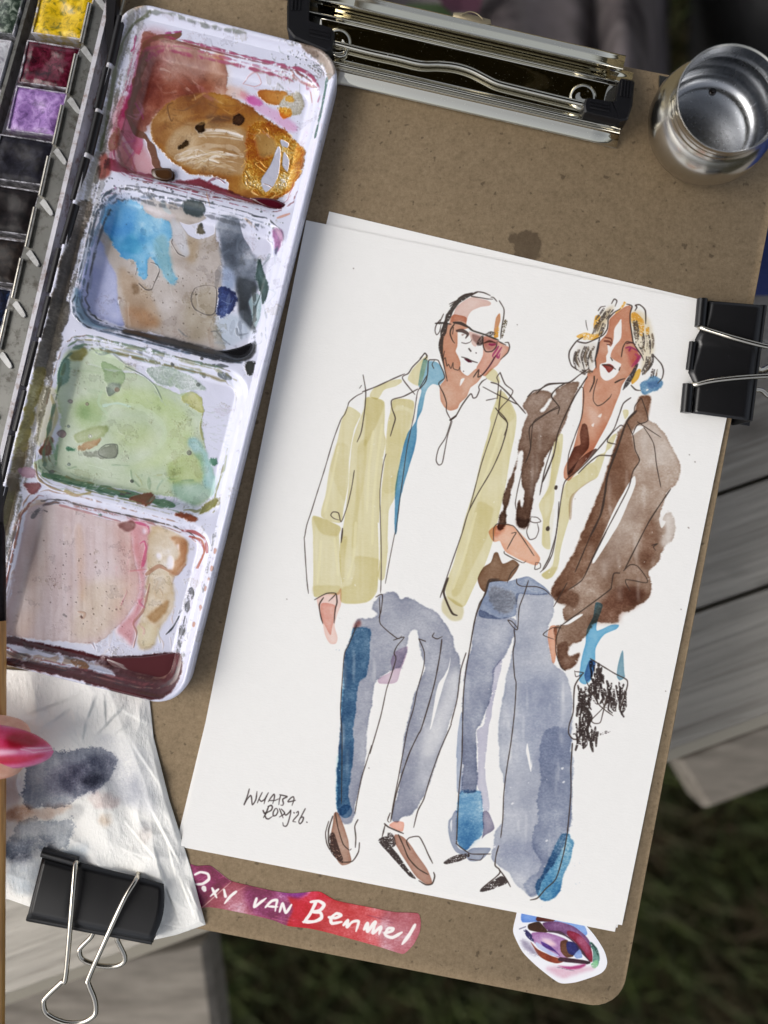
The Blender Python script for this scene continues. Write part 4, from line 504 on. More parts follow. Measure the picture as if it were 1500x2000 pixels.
    mess(T2, (200,850,1100,1060), 14, [(70,84,100),(50,54,60),(130,144,168)], (1.4,5.1), .3, 130, 0.43, 11)
    mess(T3, (340,250,1100,920), 24, [(150,176,132),(186,202,166),(128,160,116),(200,212,186)], (2.4,10.2), .35, 170, 0.27, 12)
    mess(T3, (220,760,960,940), 12, [(70,110,76),(150,150,90),(110,140,100)], (1.6,5.1), .25, 140, 0.36, 13)
    mess(T3, (860,820,1200,1000), 14, [(110,150,130),(190,206,196),(70,110,90)], (1.6,5.8), 2.6, 100, 0.40, 14)
    mess(T3, (800,200,1300,500), 15, [(170,182,184),(140,152,154),(210,214,222)], (1.3,4.1), .5, 60, 0.36, 15)
    mess(T4, (60,150,780,900), 18, [(206,190,190),(186,168,170),(222,212,212),(196,176,168)], (3.2,11.9), 1.6, 220, 0.29, 16)
    mess(T4, (900,260,1120,960), 15, [(170,140,104),(206,192,166),(150,110,80),(190,150,120)], (1.6,6.8), 1.5, 130, 0.36, 17)
    mess(T4, (690,230,900,960), 9, [(200,120,144),(176,60,100),(214,166,172)], (1.6,5.8), 1.5, 130, 0.36, 18)
    mess(T4, (1060,640,1180,1080), 12, [(44,48,52),(90,94,98),(140,142,146)], (1.3,5.1), 1.9, 110, 0.50, 19)
    mess(T4, (60,960,700,1110), 10, [(150,116,84),(120,70,66),(214,204,206)], (1.6,5.8), .25, 140, 0.43, 20)
    ca, sa = .9708, .2396
    def TX(a, b): return 240 + a * ca - b * sa, -2 + a * sa + b * ca
    g = np.random.RandomState(77)
    for (a0, a1, b0, b1), cols in (((60,412,66,330), [(150,60,90),(110,50,56),(150,120,110)]), ((60,412,362,632), [(66,82,98),(96,120,146),(50,54,60)]), ((60,412,664,944), [(120,116,70),(80,110,90),(110,84,66)]), ((60,412,974,1284), [(130,70,72),(60,62,66),(150,116,100)])):
        for off in (-9, -3, 4, 10):
            n = 64; pts = []
            for i in range(n + 1):
                t_ = 2 * math.pi * i / n; q = lambda x: math.copysign(abs(x) ** .28, x)
                pts.append(TX((a0 + a1) / 2 + ((a1 - a0) / 2 + off) * q(math.cos(t_)) + g.normal(0, 1.2), (b0 + b1) / 2 + ((b1 - b0) / 2 + off) * q(math.sin(t_)) + g.normal(0, 1.2)))
            for k in range(7):
                i0 = g.randint(0, n - 12); L_ = g.randint(5, 22); c.pen(pts[i0:i0 + L_], g.uniform(1.2, 4.5), cols[g.randint(3)], g.uniform(.4, .8), dry=g.uniform(.25, .6), jit=.9)
    H, W = c.H, c.W
    for i, (cc, th, cell) in enumerate((((160,156,160), .5, 30), ((186,170,168), .46, 48), ((150,140,110), .58, 36))):
        n = fnoise(H, W, cell, 600 + 17 * i, 5) + .12 * c.grain; mk = np.clip((n - th) * 7, 0, 1); ed = np.clip(mk - blur(mk, 2), 0, 1)
        k = (mk * .14 + ed * .4)[..., None]; c.c *= 1 - k * (1 - np.asarray(cc, np.float32) / 255 / .93)
    c.dots(110, (430,180,640,300), (.3,.9), [(150,140,150),(120,110,116)], .6, 51); c.dots(90, (20,300,660,1300), (.3,1.0), [(150,144,150),(110,104,110)], .5, 52)
    return c
# ---------------------------------------------------------------- stains on the paper towel, the two stickers
def paint_tissue():
    U = crop(0, 1330, 3.571); c = Canvas(-140, 1260, 600, 620, (244, 243, 238), 13, (2.2, 1.6))
    def m(pts, col, **k):
        k.setdefault('rough', 4); k.setdefault('rag', 10); k.setdefault('low', .4); k.setdefault('gran', .28); k.setdefault('edge', .25); c.wash(U(pts), col, **k)
    m([(640,380),(900,380),(1050,560),(1100,900),(900,850),(760,760),(820,600)], (214,215,217), soft=8); m([(760,560),(900,540),(1000,760),(900,880),(760,780)], (206,207,210), soft=8)
    m([(180,560),(300,480),(430,490),(560,470),(680,460),(790,500),(800,600),(730,720),(640,780),(540,830),(430,890),(300,860),(220,880),(160,820),(170,700)], (158,163,175), streak=.2); m([(560,560),(760,520),(790,600),(720,720),(600,790),(480,800),(420,740)], (160,160,172), soft=6)
    m([(560,680),(660,640),(750,640),(740,700),(640,740),(560,740)], (104,106,120), soft=6); m([(300,620),(560,560),(600,700),(460,800),(330,760)], (200,194,200), soft=8); m([(590,440),(640,420),(660,410),(620,450)], (90,96,104), rough=2)
    m([(30,920),(140,860),(260,880),(400,860),(560,850),(480,930),(300,950),(140,980),(20,990)], (222,194,174), soft=3); m([(30,900),(200,870),(260,890),(140,970),(20,985)], (216,180,156), soft=3); m([(600,800),(720,760),(840,830),(800,890),(680,850)], (222,206,200), soft=3); m([(690,930),(800,910),(800,970),(700,1000)], (222,202,180), soft=4); m([(430,900),(560,830),(600,900),(540,990),(480,1000)], (206,206,204), soft=4)
    m([(60,1080),(140,990),(240,930),(340,980),(480,960),(545,1020),(480,1090),(560,1130),(420,1160),(240,1180),(40,1230)], (168,175,184), streak=.2); m([(40,1120),(200,1080),(360,1060),(460,1100),(330,1170),(160,1240),(30,1260)], (140,146,158), soft=5); m([(90,1230),(180,1200),(300,1170),(340,1130),(330,1180),(230,1240),(120,1270)], (104,108,122), soft=5); m([(60,1280),(300,1200),(420,1180),(640,1130),(560,1240),(330,1420),(140,1500),(80,1400)], (196,206,214), soft=6)
    m([(860,1120),(1000,1160),(1020,1180),(880,1150)], (190,184,172), soft=2); m([(940,960),(1100,980),(1060,1050),(960,1020)], (206,206,206), soft=3); m([(1010,1020),(1100,1040),(1020,1150),(950,1080)], (222,216,210), soft=3)
    m([(40,680),(160,660),(170,820),(60,900),(30,880)], (226,218,218), soft=4)
    return c
N = crop(340, 1640, 2.885); V = crop(1000, 1770, 6.818)
NAME_OUT = [(60,150),(130,148),(200,146),(250,180),(320,232),(420,258),(540,285),(640,302),(720,300),(790,292),(830,297),(905,340),(1000,362),(1120,385),(1240,408),(1340,412),(1378,418),(1390,460),(1384,520),(1350,590),(1300,640),(1270,640),(1160,605),(1000,560),(860,522),(760,500),(640,486),(560,455),(440,425),(320,400),(200,380),(80,380)]
EYE_OUT = [(100,40),(45,170),(14,330),(60,460),(150,620),(320,790),(480,920),(610,1010),(700,1030),(860,1010),(1080,940),(1190,890),(1245,830),(1268,750),(1250,650),(1200,540),(1100,390),(980,250),(800,60),(400,20)]
def paint_name():
    c = Canvas(340, 1670, 500, 220, (176, 84, 92), 17, (3, 2)); o = lambda p, col, **k: c.wash(N(p), col, op='over', low=.45, gran=.3, **k)
    o([(0,100),(240,100),(330,240),(160,380),(0,400)], (120,28,72), rough=2); o([(160,380),(330,235),(560,290),(660,310),(640,500),(300,420)], (160,82,96), soft=4); o([(400,260),(680,300),(720,500),(560,470),(440,420)], (126,44,86), soft=6); o([(640,290),(840,280),(930,350),(860,480),(760,520),(640,490),(670,390)], (184,20,36), soft=2); o([(880,330),(1200,400),(1200,620),(800,530)], (188,60,62), soft=6); o([(1180,390),(1400,400),(1390,560),(1280,660),(1160,610)], (178,104,112), soft=6); o([(600,300),(760,290),(700,330)], (110,30,110), soft=3)
    for k in range(70):
        r = np.random.RandomState(k); x = r.uniform(60,1380); y = 200 + (x - 60) * .23 + r.uniform(-60,140); L = r.uniform(30,120); s = -.55 if x < 400 else .25
        c.pen(N([(x,y),(x + L*.5,y + s*L*.5),(x + L,y + s*L)]), r.uniform(.6,1.6), [(206,120,130),(110,30,60),(220,150,150),(150,50,60)][k % 4], .4, jit=.5)
    c.pen(N([(150,390),(320,238)]), 1.6, (226,190,180), .8); c.pen(N([(215,150),(320,232)]), 1.4, (230,200,196), .8)
    Wt = (246, 240, 236)
    for ln, w in (([(118,196),(150,182),(190,192),(196,222),(160,248),(118,250)], 5.5), ([(168,272),(172,282)], 9), ([(215,272),(240,325)], 5.5), ([(250,278),(205,318)], 5.5), ([(282,282),(290,318)], 5.5), ([(350,292),(318,318),(285,358)], 5.5), ([(465,330),(452,378),(490,350),(520,328)], 5.5), ([(515,380),(550,345),(580,340),(575,370),(570,402)], 5.5), ([(530,375),(585,378)], 4.5), ([(595,405),(612,358),(630,410),(662,365)], 5.5),
        ([(800,350),(765,420),(730,465)], 6.5), ([(770,350),(815,345),(845,365),(825,395),(785,405),(825,410),(830,440),(790,460),(725,462)], 6.5), ([(872,436),(910,440),(940,425),(915,415),(885,440),(890,470),(945,462)], 6), ([(955,480),(980,452),(975,490),(1005,462),(1040,460),(1025,515)], 6), ([(1070,505),(1090,470),(1090,515),(1125,470),(1135,465),(1120,525),(1165,490),(1155,530)], 6), ([(1185,525),(1225,515),(1235,500),(1205,500),(1190,535),(1230,550),(1285,520)], 6), ([(1358,478),(1325,535),(1285,588)], 6.5)): c.pen(N(ln), w, Wt, 1, jit=.2)
    return c
def paint_eye():
    c = Canvas(990, 1755, 210, 180, (240, 240, 244), 19, (2.5, 2)); o = lambda p, col, **k: c.wash(V(p), col, op='over', **{**dict(low=.35, gran=.25, rough=1.2), **k})
    o([(150,60),(420,20),(800,120),(960,260),(1000,370),(900,400),(700,260),(400,200),(140,210)], (130,164,220)); o([(380,120),(560,160),(550,200),(340,200),(320,160)], (112,60,44)); o([(400,220),(600,200),(820,270),(960,380),(1050,520),(1000,640),(820,440),(640,340),(480,320)], (122,82,124)); o([(740,320),(900,370),(1060,560),(1070,740),(1000,700),(860,500),(740,390)], (140,40,66)); o([(860,420),(960,430),(1040,600),(960,600)], (170,96,124), soft=2)
    o([(220,240),(360,200),(430,270),(480,340),(400,355),(230,310)], (82,54,32)); o([(260,350),(460,350),(640,400),(760,480),(740,700),(600,680),(380,560),(270,460)], (176,134,178)); o([(380,420),(520,440),(600,520),(480,520)], (232,208,216), soft=2); o([(380,460),(520,540),(640,660),(560,600),(420,540)], (98,64,140)); o([(320,480),(480,580),(620,660),(500,640),(350,550)], (200,206,232))
    o([(650,470),(740,450),(760,560),(820,660),(720,680),(650,600)], (110,72,50)); o([(740,470),(860,500),(890,590),(830,650),(760,630),(730,560)], (60,60,120)); c.pen(V([(480,330),(640,350),(760,420),(860,510),(960,640),(1040,740)]), 4, (58,34,48), .9, jit=.5); o([(820,650),(900,580),(940,680),(860,700)], (160,180,220))
    o([(240,460),(340,570),(520,660),(700,720),(600,760),(460,720),(340,640)], (142,66,40)); o([(640,680),(880,710),(1040,740),(1000,770),(760,750),(620,720)], (70,40,52)); o([(160,300),(260,380),(290,470),(200,400)], (66,60,108), dry=.2); o([(1040,480),(1120,560),(1160,690),(1130,800),(1060,760),(1080,600)], (110,150,140), rough=2.5, dry=.2); c.pen(V([(1060,490),(1110,560),(1145,650)]), 4, (36,62,54), .9, dry=.2); o([(1050,770),(1130,710),(1140,780),(1090,830)], (150,200,160), dry=.2)
    o([(110,430),(220,480),(340,620),(380,680),(240,620),(150,540)], (160,152,172), soft=3, dry=.1); o([(600,790),(800,800),(980,770),(900,830),(760,840)], (172,60,122), soft=1); o([(460,820),(640,800),(760,850),(1100,790),(1080,850),(780,920),(680,945),(560,900)], (222,190,204), soft=3, rough=3)
    c.pen(V([(100,300),(180,270)]), 2, (80,80,110), .8); c.pen(V([(600,810),(830,858)]), 1.2, (60,60,80), .6, dry=.3)
    return c
def paint_nail():
    c = Canvas(-34, 1396, 150, 124, (200, 122, 154), 23, (3, 2)); U = crop(0, 1330, 3.571); o = lambda p, col, **k: c.wash(U(p), col, op='over', low=.3, gran=.15, rough=.6, **k)
    o([(-120,250),(120,300),(300,390),(372,490),(300,570),(120,620),(-120,640)], (204,116,156), soft=2); o([(-120,330),(140,340),(280,420),(350,470),(200,470),(-100,450)], (188,44,84), soft=5); o([(60,370),(180,380),(260,440),(200,465),(90,440)], (146,8,34), soft=4)
    o([(-120,470),(60,460),(150,480),(60,510),(-120,510)], (232,190,208), soft=3); o([(-60,520),(150,510),(300,520),(240,560),(80,585),(-80,580)], (184,34,70), soft=4); o([(150,470),(240,470),(350,490),(330,510),(220,505)], (218,130,164), soft=2)  # pale band is a painted highlight; the reds and pinks are polish
    for ln in ([(160,465),(200,480),(230,500),(260,500),(330,505)], [(170,455),(230,470),(350,495)]): c.pen(U(ln), 1.6, (240,206,220), .8, jit=.6)  # fine pale streaks draw a glint into the nail colour
    return c
# ---------------------------------------------------------------- helpers
def lin(c): return tuple(((x / 255) / 12.92 if x / 255 <= .04045 else ((x / 255 + .055) / 1.055) ** 2.4) for x in c) + (1,)
def P(u, v, z=0.0):
    f = (D - z) / D
    return Vector(((u - 750) * S * f, -(v - 1000) * S * f, z))
COL = scene.collection.objects
def empty(name, loc, label=None, cat=None, group=None):
    o = bpy.data.objects.new(name, None); COL.link(o); o.location = (loc[0], loc[1], loc[2] + ZB); o.empty_display_size = .01
    tag(o, label, cat, group); return o
def tag(o, label=None, cat=None, group=None, kind=None):
    for k, v in (('label', label), ('category', cat), ('group', group), ('kind', kind)):
        if v: o[k] = v
    return o
def uvplane(me, ref):
    x0, y0, W, H, zr = ref; f = (D - zr) / D
    uv = me.uv_layers.new(name='plan'); n = len(me.loops); li = np.empty(n, np.int32); me.loops.foreach_get('vertex_index', li)
    co_ = np.empty(len(me.vertices) * 3, np.float32); me.vertices.foreach_get('co', co_); p = co_.reshape(-1, 3)[li]
    out = np.stack([((p[:, 0] / (S * f) + 750) - x0) / W, 1 - ((-p[:, 1] / (S * f) + 1000) - y0) / H], 1)
    uv.data.foreach_set('uv', out.astype(np.float32).ravel())
def mk(name, V, Fc, m, parent=None, smooth=True, plan=None, autosmooth=None):
    me = bpy.data.meshes.new(name); me.from_pydata([tuple(v) for v in V], [], Fc); me.validate()
    bm = bmesh.new(); bm.from_mesh(me); bmesh.ops.recalc_face_normals(bm, faces=bm.faces); bm.to_mesh(me); bm.free()
    if plan: uvplane(me, plan)
    off = Vector((0, 0, ZB)); o = bpy.data.objects.new(name, me); COL.link(o)
    if m is not None: me.materials.append(m)
    if parent is not None:
        w_ = Vector((0, 0, 0)); q = parent
        while q is not None: w_ += q.location; q = q.parent
        o.parent = parent; o.location = off - w_
    else:
        c = sum((Vector(v) for v in V), Vector()) / len(V); c.z = min(v[2] for v in V)
        me.transform(Matrix.Translation(-c)); o.location = c + off
    if smooth: me.polygons.foreach_set('use_smooth', [True] * len(me.polygons))
    if autosmooth is not None: me.set_sharp_from_angle(angle=rad(autosmooth))
    return o
class MB:
    def __init__(s): s.V = []; s.F = []
    def add(s, V, F_): b = len(s.V); s.V += [Vector(v) for v in V]; s.F += [tuple(i + b for i in f) for f in F_]; return s
    def tube(s, pts, r, n=10, caps=True):
        pts = [Vector(p) for p in pts]; rr = r if isinstance(r, (list, tuple)) else [r] * len(pts); V = []; prev = None
        for i, p in enumerate(pts):
            t = (pts[min(i + 1, len(pts) - 1)] - pts[max(0, i - 1)]).normalized()
            if prev is None: a = t.cross(Vector((0, 0, 1)) if abs(t.z) < .9 else Vector((1, 0, 0))).normalized()
            else: a = (prev - t * prev.dot(t)).normalized()
            prev = a; b = t.cross(a)
            V += [p + (a * math.cos(2 * math.pi * k / n) + b * math.sin(2 * math.pi * k / n)) * rr[i] for k in range(n)]
        F_ = [(i * n + k, i * n + (k + 1) % n, (i + 1) * n + (k + 1) % n, (i + 1) * n + k) for i in range(len(pts) - 1) for k in range(n)]
        if caps: F_ += [tuple(range(n)), tuple(range((len(pts) - 1) * n, len(pts) * n))]
        return s.add(V, F_)
    def prism(s, top, thick, bevel=0):
        n = len(top); top = [Vector(p) for p in top]
        bot = [p - Vector((0, 0, thick)) for p in top]
        if bevel:
            c = sum(top, Vector()) / n; inn = [p + (c - p).normalized() * bevel for p in top]; mid = [p - Vector((0, 0, bevel)) for p in top]
            V = inn + mid + bot; F_ = [tuple(range(n)), tuple(range(2 * n, 3 * n))] + [(k * n + i, k * n + (i + 1) % n, (k + 1) * n + (i + 1) % n, (k + 1) * n + i) for k in (0, 1) for i in range(n)]
        else:
            V = top + bot; F_ = [tuple(range(n)), tuple(range(n, 2 * n))] + [(i, (i + 1) % n, n + (i + 1) % n, n + i) for i in range(n)]
        return s.add(V, F_)
    def lathe(s, prof, c, n=48):
        V = []; F_ = []
        for r, z in prof: V += [Vector((c[0] + r * math.cos(2 * math.pi * k / n), c[1] + r * math.sin(2 * math.pi * k / n), c[2] + z)) for k in range(n)]
        for i in range(len(prof) - 1): F_ += [(i * n + k, i * n + (k + 1) % n, (i + 1) * n + (k + 1) % n, (i + 1) * n + k) for k in range(n)]
        return s.add(V, F_)
    def grid(s, fn, nx, ny):
        V = [fn(i / nx, j / ny) for j in range(ny + 1) for i in range(nx + 1)]
        return s.add(V, [(j * (nx + 1) + i, j * (nx + 1) + i + 1, (j + 1) * (nx + 1) + i + 1, (j + 1) * (nx + 1) + i) for j in range(ny) for i in range(nx)])
    def box(s, p, q):
        a, b = p, q; V = [(x, y, z) for z in (a[2], b[2]) for x, y in ((a[0], a[1]), (b[0], a[1]), (b[0], b[1]), (a[0], b[1]))]
        return s.add(V, [(0, 1, 2, 3), (4, 5, 6, 7), (0, 1, 5, 4), (1, 2, 6, 5), (2, 3, 7, 6), (3, 0, 4, 7)])
    def build(s, name, m, parent=None, **k): return mk(name, s.V, s.F, m, parent, **k)
def smooth3(pts, n=8, closed=False):
    p = [Vector(q) for q in pts]; N_ = len(p); out = []
    for i in range(N_ if closed else N_ - 1):
        a = p[i - 1] if (closed or i) else p[0]; b = p[i]; c = p[(i + 1) % N_]; d_ = p[(i + 2) % N_] if (closed or i + 2 < N_) else p[-1]
        for k in range(n):
            t = k / n; out.append(.5 * ((2 * b) + (c - a) * t + (2 * a - 5 * b + 4 * c - d_) * t * t + (3 * b - a - 3 * c + d_) * t ** 3))
    if not closed: out.append(p[-1])
    return out
def slab(name, quad, nx, ny, z, thick, m, parent=None, plan=None, zf=None):
    a, b, c, d_ = [P(u, v, z) for u, v in quad]     # TL TR BR BL
    def top(i, j):
        p = (a * (1 - i) + b * i) * (1 - j) + (d_ * (1 - i) + c * i) * j
        return p + Vector((0, 0, zf(i, j) if zf else 0))
    g = MB().grid(top, nx, ny); n = len(g.V); g.grid(lambda i, j: top(i, j) - Vector((0, 0, thick)), nx, ny)
    st = nx + 1; ring = [i for i in range(nx + 1)] + [j * st + nx for j in range(1, ny + 1)] + [ny * st + i for i in range(nx - 1, -1, -1)] + [j * st for j in range(ny - 1, 0, -1)]
    for k in range(len(ring)): p, q = ring[k], ring[(k + 1) % len(ring)]; g.F.append((p, q, q + n, p + n))
    return g.build(name, m, parent, plan=plan, autosmooth=40)
# ---------------------------------------------------------------- materials
class M:
    def __init__(s, name, col=(128, 128, 128), rough=.6, metal=0, spec=.5):
        s.m = bpy.data.materials.new(name); s.m.use_nodes = True; s.t = s.m.node_tree; s.b = s.t.nodes['Principled BSDF']
        s.b.inputs['Base Color'].default_value = lin(col) if max(col) > 1.001 else tuple(col) + (1,); s.b.inputs['Roughness'].default_value = rough; s.b.inputs['Metallic'].default_value = metal; s.b.inputs['Specular IOR Level'].default_value = spec
    def n(s, k, **kw):
        x = s.t.nodes.new('ShaderNode' + k)
        for a, b in kw.items():
            if a in x.inputs.keys(): x.inputs[a].default_value = b
            else: setattr(x, a, b)
        return x
    def l(s, a, b): s.t.links.new(a, b); return s
    def co(s, scale=(1, 1, 1), rot=0, kind='Object'):
        t = s.n('TexCoord'); mp = s.n('Mapping'); mp.inputs['Scale'].default_value = scale; mp.inputs['Rotation'].default_value[2] = rot
        s.l(t.outputs[kind], mp.inputs[0]); return mp.outputs[0]
    def noise(s, scale, detail=4, rough=.6, vec=None, dist=0):
        x = s.n('TexNoise', Scale=scale, Detail=detail, Roughness=rough, Distortion=dist); s.l(vec if vec is not None else s.co(), x.inputs['Vector']); return x.outputs['Fac']
    def ramp(s, fac, stops):
        x = s.n('ValToRGB'); e = x.color_ramp.elements
        while len(e) < len(stops): e.new(.5)
        for i, (p, c) in enumerate(stops): e[i].position = p; e[i].color = lin(c) if not isinstance(c, float) else (c, c, c, 1)
        s.l(fac, x.inputs[0]); return x.outputs[0]
    def mix(s, fac, a, b, mode='MIX'):
        x = s.n('Mix', data_type='RGBA', blend_type=mode)
        for v, i in ((fac, 0), (a, 6), (b, 7)):
            if hasattr(v, 'is_output') or hasattr(v, 'links'): s.l(v, x.inputs[i])
            else: x.inputs[i].default_value = v
        return x.outputs[2]
    def color(s, o): return s.l(o, s.b.inputs['Base Color'])
    def rough(s, o): return s.l(o, s.b.inputs['Roughness'])
    def bump(s, h, dist=.0002, strength=1.0):
        x = s.n('Bump', Strength=strength, Distance=dist); s.l(h, x.inputs['Height'])
        old = s.b.inputs['Normal'].links
        if old: s.l(old[0].from_socket, x.inputs['Normal'])
        return s.l(x.outputs[0], s.b.inputs['Normal'])
    def math(s, op, a, b=0.0, clamp=False):
        x = s.n('Math', operation=op, use_clamp=clamp)
        for v, i in ((a, 0), (b, 1)):
            if isinstance(v, (int, float)): x.inputs[i].default_value = v
            else: s.l(v, x.inputs[i])
        return x.outputs[0]
    def image(s, im):
        x = s.n('TexImage'); x.image = im; x.extension = 'EXTEND'; x.interpolation = 'Cubic'
        u = s.n('UVMap'); u.uv_map = 'plan'; s.l(u.outputs[0], x.inputs[0]); return x
def bumpy(name, col, rough, sc, dist, metal=0, spec=.5, var=.0, detail=5):
    k = M(name, col, rough, metal, spec); n = k.noise(sc, detail)
    if var: c = lin(col); k.color(k.ramp(k.noise(sc * .31, 5), [(.25, tuple(max(0, x * (1 - var)) for x in col)), (.75, tuple(min(255, x * (1 + var)) for x in col))]))
    k.bump(n, dist); return k.m
def board_mat():
    k = M('hardboard', (128, 110, 86), .72, 0, .3); v = k.co()
    a = k.noise(700, 5, .75, v); b = k.noise(220, 4, .6, v); c = k.noise(14, 3, .6, v); f = k.noise(1, 5, .7, k.co((2600, 500, 500), .5)); f2 = k.noise(1, 4, .7, k.co((500, 2400, 500), .9))
    base = k.ramp(a, [(.30, (90, 73, 52)), (.47, (142, 122, 94)), (.70, (176, 156, 126))])
    base = k.mix(.5, base, k.ramp(b, [(.3, (112, 95, 72)), (.7, (150, 131, 104))])); base = k.mix(.30, base, k.ramp(c, [(.3, (120, 103, 79)), (.7, (144, 126, 100))]))
    base = k.mix(k.ramp(f, [(.60, 0.0), (.72, .6)]), base, lin((84, 68, 50))); base = k.mix(k.ramp(f2, [(.62, 0.0), (.75, .5)]), base, lin((164, 146, 122)))
    base = k.mix(k.ramp(k.noise(340, 2, .5, v), [(.66, 0.0), (.71, .6)]), base, lin((74, 60, 44)))
    g = k.n('TexCoord').outputs['Object']; wv = k.n('VectorMath', operation='ADD'); nz = k.n('TexNoise', Scale=420, Detail=3); k.l(g, nz.inputs['Vector']); sc = k.n('VectorMath', operation='SCALE'); sc.inputs['Scale'].default_value = .0022; k.l(nz.outputs['Color'], sc.inputs[0]); k.l(g, wv.inputs[0]); k.l(sc.outputs[0], wv.inputs[1])
    st = None
    for u, vv, r in STAINS:
        p = P(u, vv) - BOARD_C + Vector((.0011, .0011, 0)); dd = k.n('VectorMath', operation='DISTANCE'); k.l(wv.outputs[0], dd.inputs[0]); dd.inputs[1].default_value = (p.x, p.y, 0.003)
        q = k.math('SUBTRACT', r * S, dd.outputs['Value']); st = q if st is None else k.math('MAXIMUM', st, q)
    stain = k.math('MULTIPLY', st, 1800.0, clamp=True)
    k.color(k.mix(k.math('MULTIPLY', stain, .62), base, lin((62, 48, 34)))); k.bump(a, .00012, .8); k.bump(f, .00008, .6); return k.m
def wood_mat(rot):
    k = M('weathered_wood', (110, 107, 102), .85, 0, .2); oi = k.n('ObjectInfo'); t = k.n('TexCoord'); mp = k.n('Mapping'); mp.inputs['Rotation'].default_value[2] = -rot; mp.inputs['Scale'].default_value = (1, 1, 1)
    sh = k.n('VectorMath', operation='SCALE'); cx = k.n('CombineXYZ'); k.l(oi.outputs['Random'], cx.inputs[0]); k.l(oi.outputs['Random'], cx.inputs[1]); k.l(cx.outputs[0], sh.inputs[0]); sh.inputs['Scale'].default_value = 7
    k.l(t.outputs['Object'], mp.inputs[0]); ad = k.n('VectorMath', operation='ADD'); k.l(mp.outputs[0], ad.inputs[0]); k.l(sh.outputs[0], ad.inputs[1])
    def st(sx, sy): m2 = k.n('Mapping'); m2.inputs['Scale'].default_value = (sx, sy, sy); k.l(ad.outputs[0], m2.inputs[0]); return m2.outputs[0]
    g = k.noise(1, 6, .65, st(9, 260), 1.5); g2 = k.noise(1, 3, .6, st(4, 60), 1.2); kn = k.noise(1, 2, .5, st(12, 34), .5)
    c = k.ramp(g, [(.28, (96, 91, 84)), (.44, (184, 179, 170)), (.72, (226, 221, 210))]); c = k.mix(.45, c, k.ramp(g2, [(.3, (134, 128, 119)), (.7, (208, 202, 190))])); c = k.mix(k.ramp(kn, [(.64, 0.0), (.74, .8)]), c, lin((72, 64, 58)))
    k.color(k.mix(k.math('MULTIPLY', oi.outputs['Random'], .3), c, lin((132, 126, 114)))); k.bump(g, .0012); return k.m
def paper_mat(im=None):
    k = M('cold_press_paper', (238, 237, 234), .9, 0, .15); v = k.co()
    n = k.noise(1, 4, .6, k.co((700, 1500, 1000), .2)); n2 = k.noise(260, 4, .6, v)
    if im: x = k.image(im); k.color(k.mix(.06, x.outputs['Color'], k.ramp(n2, [(.3, (214, 212, 208)), (.7, (246, 245, 243))]), 'MULTIPLY'))
    k.bump(n, .0001, .7); k.bump(n2, .00014, .45); return k.m
def print_mat(im, rough=.45):
    k = M('printed_sticker', (200, 200, 200), rough); x = k.image(im); k.color(x.outputs['Color']); k.bump(k.noise(900, 3), .00003); return k.m
def tray_mat(im):
    k = M('painted_enamel', (222, 223, 238), .3); x = k.image(im); k.color(x.outputs['Color'])
    n = k.noise(500, 4); al = x.outputs['Alpha']; k.rough(k.math('ADD', k.math('MULTIPLY', n, .2), k.math('ADD', k.math('MULTIPLY', k.math('MINIMUM', al, .6), .5), .06))); k.l(k.math('MULTIPLY', k.math('GREATER_THAN', al, .93), .55), k.b.inputs['Metallic']); a = k.noise(170, 5, .6); k.bump(a, .00035, .5)
    bw = k.n('RGBToBW'); k.l(x.outputs['Color'], bw.inputs[0]); k.bump(k.math('MULTIPLY', bw.outputs[0], -1.0), .0005, .7); k.m.node_tree.nodes['Principled BSDF'].inputs['Coat Weight'].default_value = .25; k.b.inputs['Coat Roughness'].default_value = .12; return k.m
def tissue_mat(im):
    k = M('paper_towel', (236, 235, 229), .95, 0, .1); x = k.image(im); k.color(x.outputs['Color']); v = k.co()
    q = k.n('TexVoronoi', Scale=640); k.l(v, q.inputs['Vector']); k.bump(k.noise(1, 4, .7, k.co((1100, 380, 600), -.45)), .0005, .6); k.bump(q.outputs['Distance'], .0003, .3); k.bump(k.noise(90, 4, .55, None, .6), .0006, .5)
    k.b.inputs['Subsurface Weight'].default_value = 0; return k.m
def grime_metal(name, col, rough, dirt, amt, metal=1.0):
    k = M(name, col, rough, metal); n = k.noise(260, 6, .7); n2 = k.noise(60, 4, .6)
    k.color(k.mix(k.math('MULTIPLY', k.ramp(n, [(.5, 0.0), (.66, 1.0)]), amt), k.mix(k.ramp(n2, [(.4, 0.0), (.7, .5)]), lin(col), lin(tuple(x * .7 for x in col))), lin(dirt)))
    k.rough(k.math('ADD', k.math('MULTIPLY', n, .3), rough * .7)); k.bump(n, .00008, .5); return k.m
def grass_mat():
    k = M('grass_ground', (40, 42, 24), .95, 0, .1); a = k.noise(9, 5, .65); b = k.noise(38, 4, .65)
    c = k.ramp(a, [(.33, (40, 32, 25)), (.5, (46, 42, 27)), (.66, (44, 50, 24))]); k.color(k.mix(.5, c, k.ramp(b, [(.3, (30, 27, 20)), (.55, (54, 52, 32)), (.75, (84, 76, 54))]))); k.bump(b, .01); return k.m
